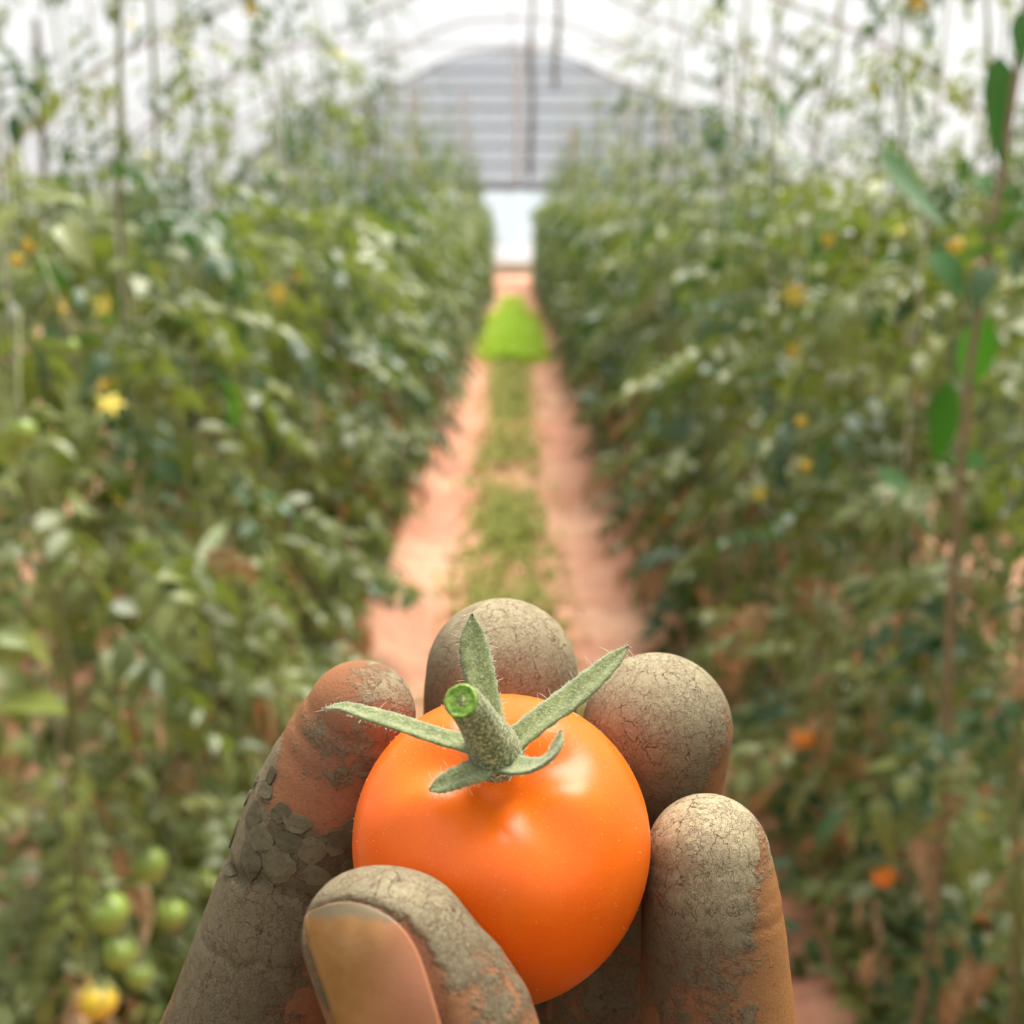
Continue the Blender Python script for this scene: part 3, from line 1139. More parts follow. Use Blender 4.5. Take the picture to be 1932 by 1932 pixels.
    for j, (rr, z) in enumerate([(0.05, 1.5), (1.6, 1.4), (2.6, 0.9), (3.0, 0.1), (2.7, -0.6), (1.6, -1.0), (0.05, -1.1)]):
        for k in range(m):
            w = 2 * math.pi * k / m
            V.append(hub_c + AX * (z + 0.15 * math.sin(5 * w)) + (_e1 * math.cos(w) + _e2 * math.sin(w)) * rr * (1 + 0.10 * math.cos(5 * w + 1.0)))
        if j:
            for k in range(m):
                k2 = (k + 1) % m
                F.append([(j - 1) * m + k, (j - 1) * m + k2, j * m + k2, j * m + k])
    hub = mesh_obj('calyx_disc', cam2world(np.array(V)) - TOM_W, F, M_SEPAL, calyx)
    recalc(hub)
    # stalk
    stalk_px = [(938, 1440, 116.0), (934, 1424, 114.0), (927, 1404, 112.6), (912, 1376, 110.9), (896, 1350, 109.4), (882, 1334, 108.2), (870, 1323, 107.0)]
    C = cr_spline([pix(*c) for c in stalk_px], 30)
    Rr = np.interp(np.linspace(0, 1, 30), np.linspace(0, 1, 7), [2.2, 2.9, 2.6, 2.15, 1.95, 1.85, 1.74])
    T = np.gradient(C, axis=0)
    T /= np.linalg.norm(T, axis=1)[:, None]
    T[-4:] = T[-4:] * 0.6 + np.array([-0.05, 0.05, -1]) * 0.4
    T /= np.linalg.norm(T, axis=1)[:, None]
    V, m = [], 28
    for i in range(30):
        a = np.cross(T[i], [0, 1, 0])
        a /= np.linalg.norm(a)
        b = np.cross(T[i], a)
        for k in range(m):
            w = 2 * math.pi * k / m
            rr = Rr[i] * (1 + 0.03 * math.sin(3 * w + i * 0.4))
            dirn = a * math.cos(w) + b * math.sin(w)
            V.append(C[i] + dirn * rr)
            for q in range(2):
                if nrng.random() < 0.55:
                    HAIR.append((C[i] + dirn * rr * 0.98, dirn + nrng.normal(0, 0.45, 3), nrng.uniform(0.10, 0.32)))
    F = []
    for i in range(29):
        for k in range(m):
            k2 = (k + 1) % m
            F.append([i * m + k, i * m + k2, (i + 1) * m + k2, (i + 1) * m + k])
    F.append(list(range(m))[::-1])
    F.append([29 * m + k for k in range(m)])
    st = mesh_obj('stalk', cam2world(np.array(V)) - TOM_W, F, M_STALK, root)
    recalc(st)
    # cut end: shallow rim and centre
    n = T[-1]
    a = np.cross(n, [0, 1, 0])
    a /= np.linalg.norm(a)
    b = np.cross(n, a)
    V, F = [], []
    rings = [(1.70, -0.35), (1.72, 0.05), (1.60, 0.22), (1.42, 0.20), (1.25, 0.05), (1.0, 0.12), (0.6, 0.02), (0.25, -0.05), (0.02, -0.06)]
    for rr, z in rings:
        for k in range(m):
            w = 2 * math.pi * k / m
            V.append(C[-1] + (a * math.cos(w) + b * math.sin(w)) * rr * (1 + 0.02 * math.sin(4 * w)) + n * (z + 0.03 * math.sin(5 * w + rr * 9)))
    for i in range(len(rings) - 1):
        for k in range(m):
            k2 = (k + 1) % m
            F.append([i * m + k, i * m + k2, (i + 1) * m + k2, (i + 1) * m + k])
    F.append([(len(rings) - 1) * m + k for k in range(m)])
    ce = mesh_obj('cut_end', cam2world(np.array(V)) - TOM_W, F, M_CUT, st)
    ce['label'] = 'bright green cut end of the stalk'
    # hairs, far too many to count: one part
    V, F = [], []
    for root_p, dv, L in HAIR:
        dv = np.asarray(dv, float)
        dv /= np.linalg.norm(dv) + 1e-9
        s = np.cross(dv, nrng.normal(0, 1, 3))
        s /= np.linalg.norm(s) + 1e-9
        bend = np.cross(s, dv) * L * nrng.uniform(-0.35, 0.35)
        w = 0.016 + 0.010 * min(1, L)
        p1, p2 = root_p + dv * L * 0.55 + bend * 0.3, root_p + dv * L + bend
        s2 = np.cross(dv, s)
        i = len(V)
        for c, ww in ((root_p, w), (p1, w * 0.8)):
            for k in range(3):
                an = 2.0944 * k
                V.append(c + (s * math.cos(an) + s2 * math.sin(an)) * ww)
        V.append(p2)
        for k in range(3):
            k2 = (k + 1) % 3
            F += [[i + k, i + k2, i + 3 + k2, i + 3 + k], [i + 3 + k, i + 3 + k2, i + 6]]
    h = mesh_obj('hair', cam2world(np.array(V)) - TOM_W, F, M_HAIR, root)
    h['kind'] = 'stuff'
    h['label'] = 'fine pale hairs on calyx, stalk and skin'
    return root


def recalc(o):
    import bmesh
    bm = bmesh.new()
    bm.from_mesh(o.data)
    bmesh.ops.recalc_face_normals(bm, faces=bm.faces)
    bm.to_mesh(o.data)
    bm.free()
    o.data.shade_smooth()


TOMATO = build_tomato()

# ------------------------------------------------------------------ the hand: one continuous surface from a distance field
def mm(*p):
    return np.array(p, float)


def chain(pts, n):
    """pts: list of (position mm, radius mm) -> densely sampled tapering chain"""
    P = cr_spline(np.array([list(p) + [r] for p, r in pts]), n)
    return P.astype(np.float32)


def pp(px, py, z, rpx):
    return pix(px, py, z), rpx / FPX * z


INDEX = chain([pp(680, 1350, 137, 104), pp(650, 1425, 138.5, 122), pp(607, 1520, 139.5, 133), pp(560, 1660, 140, 140), pp(512, 1800, 140.5, 146), pp(466, 1932, 141, 150),
               (mm(-38, -76, 143), 10.4), (mm(-39, -92, 144), 10.8), (mm(-34, -112, 140), 11.5)], 17)
MIDDLE = chain([pp(947, 1272, 146, 143), pp(944, 1350, 149, 145), (mm(-1, -38, 154), 10.2), (mm(-1, -52, 157.5), 10.2), (mm(-2, -68, 158), 10.4), (mm(-7, -92, 154), 11), (mm(-12, -117, 145), 12)], 13)
RING = chain([pp(1240, 1372, 140, 140), pp(1226, 1440, 143, 142), pp(1197, 1540, 148, 138), (mm(15.5, -55, 152), 9.7), (mm(15, -68, 153), 9.8), (mm(12, -92, 149), 10.5), (mm(8, -114, 142), 11.5)], 13)
LITTLE = chain([pp(1336, 1616, 126, 116), pp(1341, 1690, 126, 128), pp(1345, 1760, 126.5, 135), pp(1356, 1932, 128, 144), (mm(27, -76, 131), 9.3), (mm(27, -106, 134), 10.5)], 13)
THUMB_A = chain([pp(692, 1763, 105, 121), pp(716, 1830, 104.2, 123), pp(752, 1932, 103, 126), (mm(-8, -58, 101), 7.4), (mm(-4, -72, 99), 9.0), (mm(-2, -95, 96), 10.5), (mm(-14, -140, 96), 14)], 13)
THUMB_B = chain([pp(768, 1774, 103.5, 120), pp(815, 1840, 102.5, 124), pp(880, 1932, 101.5, 130), (mm(-1.5, -60, 100.5), 7.4), (mm(0, -75, 99), 9.0), (mm(0, -96, 97), 10.5), (mm(-12, -140, 98), 14)], 13)
THUMB_PAD = chain([(pix(765, 1795, 107.5), 6.0), (pix(860, 1925, 107), 7.0)], 2)
PALM = [chain([(mm(-31, -108, 138), 11.5), (mm(-18, -160, 98), 13)], 3), chain([(mm(-12, -114, 143), 12), (mm(-7, -164, 98), 14)], 3), chain([(mm(8, -112, 140), 12), (mm(4, -164, 98), 14)], 3),
        chain([(mm(26, -104, 132), 11), (mm(14, -158, 98), 15)], 3), chain([(mm(-31, -108, 138), 11.5), (mm(-12, -114, 143), 12), (mm(8, -112, 140), 12), (mm(26, -104, 132), 11)], 4)]
ARM = [chain([(mm(-10, -162, 96), 15.5), (mm(-11, -190, 70), 17), (mm(-14, -250, 20), 22), (mm(-16, -330, -40), 27)], 8), chain([(mm(6, -162, 96), 15.5), (mm(7, -190, 70), 17), (mm(10, -250, 20), 22), (mm(12, -330, -40), 27)], 8)]


def chain_d(P, C):
    d = None
    cull = BALL is not None
    for a, b in zip(C[:-1], C[1:]):
        if cull:
            m = 0.5 * (a[:3] + b[:3]) - BALL[0]
            if math.sqrt(m @ m) - 0.5 * float(np.linalg.norm(b[:3] - a[:3])) - max(a[3], b[3]) - BALL[1] > 9:
                continue
        ab = b[:3] - a[:3]
        t = np.clip(((P - a[:3]) @ ab) / (ab @ ab + 1e-9), 0, 1)
        q = P - a[:3] - t[:, None] * ab
        dd = np.sqrt(np.einsum('ij,ij->i', q, q)) - (a[3] + t * (b[3] - a[3]))
        d = dd if d is None else np.minimum(d, dd)
    return np.full(len(P), 60, np.float32) if d is None else d


BALL = None         # centre and radius of the points being worked on: lets far segments be skipped


def in_chunks(fn, P, size=12000):
    global BALL
    out = []
    for k in range(0, len(P), size):
        q = P[k:k + size]
        c = (q.min(0) + q.max(0)) / 2
        BALL = (c, float(np.sqrt(((q - c) ** 2).sum(1).max())))
        out.append(fn(q))
        BALL = None
    return np.concatenate(out)


def block_order(P, size=14.0):
    k = np.floor(P / size).astype(int)
    k -= k.min(0)
    return np.lexsort((k[:, 2], k[:, 1], k[:, 0]))


def smin(a, b, k):
    h = np.clip(0.5 + 0.5 * (b - a) / k, 0, 1)
    return b + (a - b) * h - k * h * (1 - h)


def vn3(P, scale, seed):
    """smooth value noise in 3-D, 0..1"""
    r = np.random.default_rng(seed)
    T = r.random((32, 32, 32)).astype(np.float32)
    q = P * scale + 100
    i = np.floor(q).astype(int)
    f = q - i
    f = f * f * (3 - 2 * f)
    i &= 31
    j = (i + 1) & 31
    x0, y0, z0 = i.T
    x1, y1, z1 = j.T
    fx, fy, fz = f.T
    c = lambda x, y, z: T[x, y, z]
    return ((c(x0, y0, z0) * (1 - fx) + c(x1, y0, z0) * fx) * (1 - fy) + (c(x0, y1, z0) * (1 - fx) + c(x1, y1, z0) * fx) * fy) * (1 - fz) + \
        ((c(x0, y0, z1) * (1 - fx) + c(x1, y0, z1) * fx) * (1 - fy) + (c(x0, y1, z1) * (1 - fx) + c(x1, y1, z1) * fx) * fy) * fz


def crease(P, c, n, width, depth, d, band=9.0):
    t = (P - c) @ n
    return depth * np.exp(-(t / width) ** 2) * np.exp(-np.maximum(d, 0) / 4.0)


IDX_DIP, IDX_N = pix(545, 1672, 133), np.array([0.24, 0.97, 0.0])
IDX_N /= np.linalg.norm(IDX_N)
LIT_DIP, LIT_N = pix(1345, 1742, 120), np.array([0.10, 0.99, -0.1])
LIT_N /= np.linalg.norm(LIT_N)


def thumb_d(P):
    return smin(smin(chain_d(P, THUMB_A), chain_d(P, THUMB_B), 3.0), chain_d(P, THUMB_PAD), 3.0)


NAIL_GROOVE = None


def hand_sdf(P, full=True):
    P = P.astype(np.float32)
    di = chain_d(P, INDEX)
    if full:
        near = np.abs(di) < 4
        wob = 0.8 * np.sin(P[:, 0] * 0.5) + 0.6 * np.sin(P[:, 0] * 1.3)
        di = di + np.where(near, crease(P + wob[:, None] * IDX_N * 0.5, IDX_DIP, IDX_N, 0.75, 0.75, di), 0)
        di = di + np.where(near, crease(P + wob[:, None] * IDX_N * 0.6, IDX_DIP - IDX_N * 9.5, IDX_N, 0.35, 0.18, di), 0)
    dl = chain_d(P, LITTLE)
    if full:
        near = np.abs(dl) < 4
        dl = dl + np.where(near & (P[:, 0] > 24), crease(P, LIT_DIP, LIT_N, 0.45, 0.14, dl), 0)
    d = np.minimum(np.minimum(di, chain_d(P, MIDDLE)), np.minimum(chain_d(P, RING), dl))
    dt = thumb_d(P)
    if NAIL_GROOVE is not None and full:
        near = np.abs(dt) < 3.5
        if near.any():
            q = P[near]
            g = np.full(len(q), 1e3, np.float32)
            for a, b in zip(NAIL_GROOVE[:-1], NAIL_GROOVE[1:]):
                ab = b - a
                t = np.clip(((q - a) @ ab) / (ab @ ab + 1e-9), 0, 1)
                g = np.minimum(g, np.linalg.norm(q - a - t[:, None] * ab, axis=1))
            dt = dt.copy()
            dt[near] += 0.95 * np.exp(-(g / 0.75) ** 2)
    dp = None
    for c in PALM:
        dd = chain_d(P, c)
        dp = dd if dp is None else smin(dp, dd, 8.0)
    for c in ARM:
        dp = smin(dp, chain_d(P, c), 10.0)
    d = smin(d, dp, 6.0)
    low = P[:, 1] < -85
    d = np.where(low, smin(d, dt, 8.0), np.minimum(d, dt))
    # the fingertips give way where they press on the fruit
    if BALL is not None and np.linalg.norm(BALL[0] - T_C) - BALL[1] > T_R + 4:
        return d.astype(np.float32)
    return np.maximum(d, -(tomato_sdf(P) - 0.06)).astype(np.float32)


def ray_hits(px, py, fn, z0, z1=190.0):
    """follow the sight lines of photo pixels to the surface of fn; returns points, normals"""
    dirn = np.stack([pix(x, y, 1.0) for x, y in zip(px, py)])
    ln = np.linalg.norm(dirn, axis=1)
    z = np.full(len(dirn), float(z0))
    best, bz = np.full(len(dirn), 1e9), z.copy()
    for _ in range(70):
        d = fn(z[:, None] * dirn)
        m = np.abs(d) < best
        best, bz = np.where(m, np.abs(d), best), np.where(m, z, bz)
        z = np.minimum(z + 0.85 * d / ln, z1)
    p = bz[:, None] * dirn
    return p, sdf_normal(p, fn)


def sdf_normal(P, fn, e=0.15):
    g = np.stack([fn(P + np.eye(3)[k] * e) - fn(P - np.eye(3)[k] * e) for k in range(3)], 1)
    return g / (np.linalg.norm(g, axis=1)[:, None] + 1e-9)


# nail rows: left and right edge in the photo, from the free edge to the base
NAIL_ROWS = [(0.00, (598, 1721), (700, 1714)), (0.05, (584, 1727), (735, 1730)), (0.12, (578, 1740), (762, 1752)), (0.22, (581, 1762), (784, 1785)), (0.36, (592, 1800), (801, 1826)),
             (0.56, (611, 1856), (817, 1880)), (0.78, (633, 1920), (833, 1935)), (0.92, (652, 1975), (846, 1985)), (1.0, (690, 2020), (820, 2025))]


def build_nail():
    global NAIL_GROOVE
    ts = [r[0] for r in NAIL_ROWS]
    nu, nv = 28, 40
    V, VV, UU = [], [], []
    for j in range(nv):
        v = (j / (nv - 1)) ** 1.35
        L = [np.interp(v, ts, [r[1][k] for r in NAIL_ROWS]) for k in (0, 1)]
        R = [np.interp(v, ts, [r[2][k] for r in NAIL_ROWS]) for k in (0, 1)]
        for i in range(nu):
            u = i / (nu - 1)
            x, y = L[0] + (R[0] - L[0]) * u, L[1] + (R[1] - L[1]) * u
            y -= 9 * math.sin(math.pi * u) * (1 - v) ** 3
            V.append((x, y))
            VV.append(v)
            UU.append(u)
    V, VV, UU = map(np.array, (V, VV, UU))
    V, N = ray_hits(V[:, 0], V[:, 1], thumb_d, 85.0, 112.0)
    # smooth the sheet, then lift it off the flesh
    Vg = V.reshape(nv, nu, 3)
    for _ in range(6):
        S = Vg.copy()
        S[1:-1, 1:-1] = 0.2 * (Vg[1:-1, 1:-1] + Vg[2:, 1:-1] + Vg[:-2, 1:-1] + Vg[1:-1, 2:] + Vg[1:-1, :-2])
        S[1:-1, 0] = 0.5 * Vg[1:-1, 0] + 0.25 * (Vg[2:, 0] + Vg[:-2, 0])
        S[1:-1, -1] = 0.5 * Vg[1:-1, -1] + 0.25 * (Vg[2:, -1] + Vg[:-2, -1])
        Vg = S
    V = Vg.reshape(-1, 3)
    N = sdf_normal(V, thumb_d, 0.6)
    lift = 0.20 + 0.30 * np.exp(-VV / 0.12) + 0.25 * np.sin(np.pi * UU)
    top = V + N * lift[:, None]
    bot = top - N * 0.42
    NAIL_GROOVE = np.concatenate([V.reshape(nv, nu, 3)[::-1, 0][:], V.reshape(nv, nu, 3)[0], V.reshape(nv, nu, 3)[:, -1]]).astype(np.float32)[::3]
    return top, bot, VV, UU, nu, nv


NAIL = build_nail()


def surface_net(xs, ys, zs, fn, blk=4):
    nx, ny, nz = len(xs), len(ys), len(zs)
    nb = [math.ceil(n / blk) for n in (nx, ny, nz)]
    cen, ext = [], []
    for a, n in zip((xs, ys, zs), nb):
        lo = a[np.minimum(np.arange(n) * blk, len(a) - 1)]
        hi = a[np.minimum(np.arange(n) * blk + blk, len(a) - 1)]
        cen.append((lo + hi) / 2)
        ext.append((hi - lo) / 2)
    C = np.stack(np.meshgrid(*cen, indexing='ij'), -1).reshape(-1, 3)
    E = np.sqrt(sum(e ** 2 for e in np.meshgrid(*ext, indexing='ij'))).reshape(-1)
    dc = np.concatenate([fn(c, False) for c in np.array_split(C, max(1, len(C) // 200000))])
    act = np.abs(dc) < E * 1.1 + 1.3
    # whole-grid field, filled with the block value first
    D = np.repeat(np.repeat(np.repeat(dc.reshape(nb), blk, 0), blk, 1), blk, 2)[:nx, :ny, :nz].astype(np.float32)
    A = np.repeat(np.repeat(np.repeat(act.reshape(nb), blk, 0), blk, 1), blk, 2)[:nx, :ny, :nz]
    I = np.argwhere(A)
    P = np.stack([xs[I[:, 0]], ys[I[:, 1]], zs[I[:, 2]]], 1).astype(np.float32)
    od = block_order(P)
    I, P = I[od], P[od]
    vals = in_chunks(fn, P)
    D[I[:, 0], I[:, 1], I[:, 2]] = vals
    S = D < 0
    cnt = np.zeros((nx - 1, ny - 1, nz - 1), np.uint8)
    for a in (0, 1):
        for b in (0, 1):
            for c in (0, 1):
                cnt += S[a:nx - 1 + a, b:ny - 1 + b, c:nz - 1 + c]
    active = (cnt > 0) & (cnt < 8)
    idx = np.full(cnt.shape, -1, np.int32)
    cells = np.argwhere(active)
    cells = cells[block_order(np.stack([xs[cells[:, 0]], ys[cells[:, 1]], zs[cells[:, 2]]], 1))]
    idx[tuple(cells.T)] = np.arange(len(cells))
    G = (xs, ys, zs)
    acc = np.zeros((len(cells), 3))
    num = np.zeros(len(cells))
    corners = [(a, b, c) for a in (0, 1) for b in (0, 1) for c in (0, 1)]
    for a in corners:
        for ax in range(3):
            if a[ax]:
                continue
            b = list(a)
            b[ax] = 1
            ia, ib = cells + np.array(a), cells + np.array(b)
            da, db = D[tuple(ia.T)], D[tuple(ib.T)]
            m = (da < 0) != (db < 0)
            t = np.where(m, da / np.where(m, da - db, 1), 0)
            pa = np.stack([G[k][ia[:, k]] for k in range(3)], 1)
            pb = np.stack([G[k][ib[:, k]] for k in range(3)], 1)
            acc += np.where(m[:, None], pa + t[:, None] * (pb - pa), 0)
            num += m
    V = acc / num[:, None]
    F = []
    for ax in range(3):
        sl0, sl1 = [slice(None)] * 3, [slice(None)] * 3
        sl0[ax], sl1[ax] = slice(0, -1), slice(1, None)
        ch = S[tuple(sl0)] != S[tuple(sl1)]
        E_ = np.argwhere(ch)
        o1, o2 = [(1, 2), (2, 0), (0, 1)][ax]
        ok = (E_[:, o1] > 0) & (E_[:, o2] > 0) & (E_[:, o1] < D.shape[o1] - 1) & (E_[:, o2] < D.shape[o2] - 1)
        E_ = E_[ok]
        ins = S[tuple(E_.T)]
        q = []
        for da, db in ((0, 0), (-1, 0), (-1, -1), (0, -1)):
            c = E_.copy()
            c[:, o1] += da
            c[:, o2] += db
            q.append(idx[tuple(c.T)])
        q = np.stack(q, 1)
        q[~ins] = q[~ins][:, ::-1]
        F.append(q)
    return V, np.concatenate(F)


def hand_material():
    M = Mat('mud_caked_skin').set(rough=0.75, spec=0.25, sss=0.10, sss_r=(1.0, 0.35, 0.18), sss_s=0.0012)
    co = M.coords()
    mud, pale, red = M.attr('mud'), M.attr('pale'), M.attr('red')
    # wobble the coordinates so that the cracks wander
    _, nc = M.noise(co, 330, 5, 0.65)
    mv = M.n('ShaderNodeVectorMath', operation='MULTIPLY_ADD')
    M.l(nc, mv.inputs[0])
    mv.inputs[1].default_value = (0.0045,) * 3
    M.l(co, mv.inputs[2])
    wob = mv.outputs[0]

    def cracks(scale, lo, hi, vec):
        v = M.n('ShaderNodeTexVoronoi', Scale=scale)
        v.feature = 'DISTANCE_TO_EDGE'
        M.l(vec, v.inputs['Vector'])
        return M.ramp(v.outputs['Distance'], lo, hi)      # 0 in a crack, 1 on a plate
    f_big, _ = M.noise(co, 110, 5, 0.6)
    f_mid, _ = M.noise(co, 480, 5, 0.65)
    f_fine, _ = M.noise(co, 2600, 5, 0.7)
    f_part, _ = M.noise(co, 330, 2)
    c1 = cracks(380.0, 0.0, 0.032, wob)
    c2 = cracks(1000.0, 0.0, 0.050, wob)
    c3 = cracks(2300.0, 0.0, 0.08, wob)
    cellv = M.n('ShaderNodeTexVoronoi', Scale=380.0)
    M.l(wob, cellv.inputs['Vector'])
    sep = M.n('ShaderNodeSeparateColor')
    M.l(cellv.outputs['Color'], sep.inputs[0])
    inv = lambda x: M.math('SUBTRACT', 1.0, x)
    # open cracks come and go
    k1 = M.math('MULTIPLY', inv(c1), M.ramp(f_part, 0.40, 0.60))
    k2 = M.math('MULTIPLY', inv(c2), M.math('MULTIPLY', M.ramp(f_part, 0.62, 0.42), 0.75))
    k3 = M.math('MULTIPLY', inv(c3), 0.28)
    gap = M.math('MAXIMUM', k1, M.math('MAXIMUM', k2, k3))
    # where the mud layer holds
    jag = M.math('ADD', M.math('MULTIPLY', M.math('SUBTRACT', f_mid, 0.5), 0.85), M.math('MULTIPLY', M.math('SUBTRACT', sep.outputs[0], 0.5), 0.30))
    cover = M.ramp(M.math('ADD', mud, jag), 0.34, 0.60)
    stain = M.ramp(M.math('ADD', mud, M.math('MULTIPLY', M.math('SUBTRACT', f_big, 0.5), 0.8)), 0.0, 0.62)
    # colours
    skin = M.mix(M.ramp(f_big, 0.3, 0.7), (0.30, 0.125, 0.034), (0.42, 0.20, 0.060))
    skin = M.mix(M.math('MULTIPLY', red, 0.8), skin, (0.31, 0.118, 0.076))
    skin = M.mix(M.math('MULTIPLY', stain, 0.72), skin, (0.18, 0.098, 0.055))
    skin = M.mix(M.math('MULTIPLY', M.ramp(f_fine, 0.50, 0.70), 0.55), skin, (0.15, 0.07, 0.035))
    skin = M.mix(M.math('MULTIPLY', inv(c3), 0.25), skin, (0.13, 0.045, 0.03))
    mudc = M.mix(pale, (0.092, 0.077, 0.040), (0.64, 0.56, 0.35))  # pale carries mud tone and the painted light on the finger tops
    mudc = M.mix(M.math('MULTIPLY', M.ramp(f_mid, 0.35, 0.7), 0.6), mudc, M.mix(pale, (0.15, 0.12, 0.072), (0.44, 0.33, 0.20)))
    mudc = M.mix(M.math('MULTIPLY', M.ramp(f_fine, 0.45, 0.7), 0.45), mudc, M.mix(pale, (0.07, 0.055, 0.035), (0.34, 0.26, 0.16)))
    mudc = M.mix(M.math('MULTIPLY', sep.outputs[1], 0.22), mudc, (0.24, 0.19, 0.13))
    mudc = M.mix(M.math('MULTIPLY', gap, 0.95), mudc, M.mix(red, (0.10, 0.050, 0.025), (0.16, 0.048, 0.028)))
    col = M.mix(cover, skin, mudc)
    M.l(col, M.p.inputs['Base Color'])
    # relief: mud stands proud of the skin, cracks cut into it
    h = M.math('ADD', M.math('MULTIPLY', cover, 0.55), M.math('MULTIPLY', M.math('MULTIPLY', inv(gap), cover), 0.55))
    h = M.math('ADD', h, M.math('MULTIPLY', f_fine, 0.45))
    h = M.math('ADD', h, M.math('MULTIPLY', f_mid, 0.55))
    h = M.math('ADD', h, M.math('MULTIPLY', M.math('MULTIPLY', sep.outputs[2], cover), 0.35))
    M.bump(h, 0.9, 0.00034)
    return M.m


def nail_material():
    M = Mat('soiled_nail').set(rough=0.33, spec=0.45, sss=0.3, sss_r=(1.0, 0.5, 0.25), sss_s=0.001)
    co = M.coords()
    v, u = M.attr('along'), M.attr('across')
    f, _ = M.noise(co, 300, 4)
    f2, _ = M.noise(co, 1300, 4, 0.7)
    c = M.mix(M.ramp(f, 0.3, 0.7), (0.27, 0.125, 0.033), (0.36, 0.185, 0.06))
    pk = M.math('ADD', M.math('MULTIPLY', u, 0.75), M.math('MULTIPLY', v, 0.55))
    c = M.mix(M.math('MULTIPLY', M.ramp(pk, 0.45, 0.95), 0.75), c, (0.40, 0.155, 0.085))
    edge = M.math('ADD', v, M.math('MULTIPLY', M.math('SUBTRACT', f2, 0.5), 0.10))
    c = M.mix(M.ramp(edge, 0.13, 0.06), c, (0.19, 0.15, 0.085))
    spots = M.ramp(f2, 0.66, 0.74)
    c = M.mix(M.math('MULTIPLY', spots, 0.8), c, (0.28, 0.15, 0.06))
    M.l(c, M.p.inputs['Base Color'])
    M.bump(f2, 0.25, 0.0002)
    return M.m


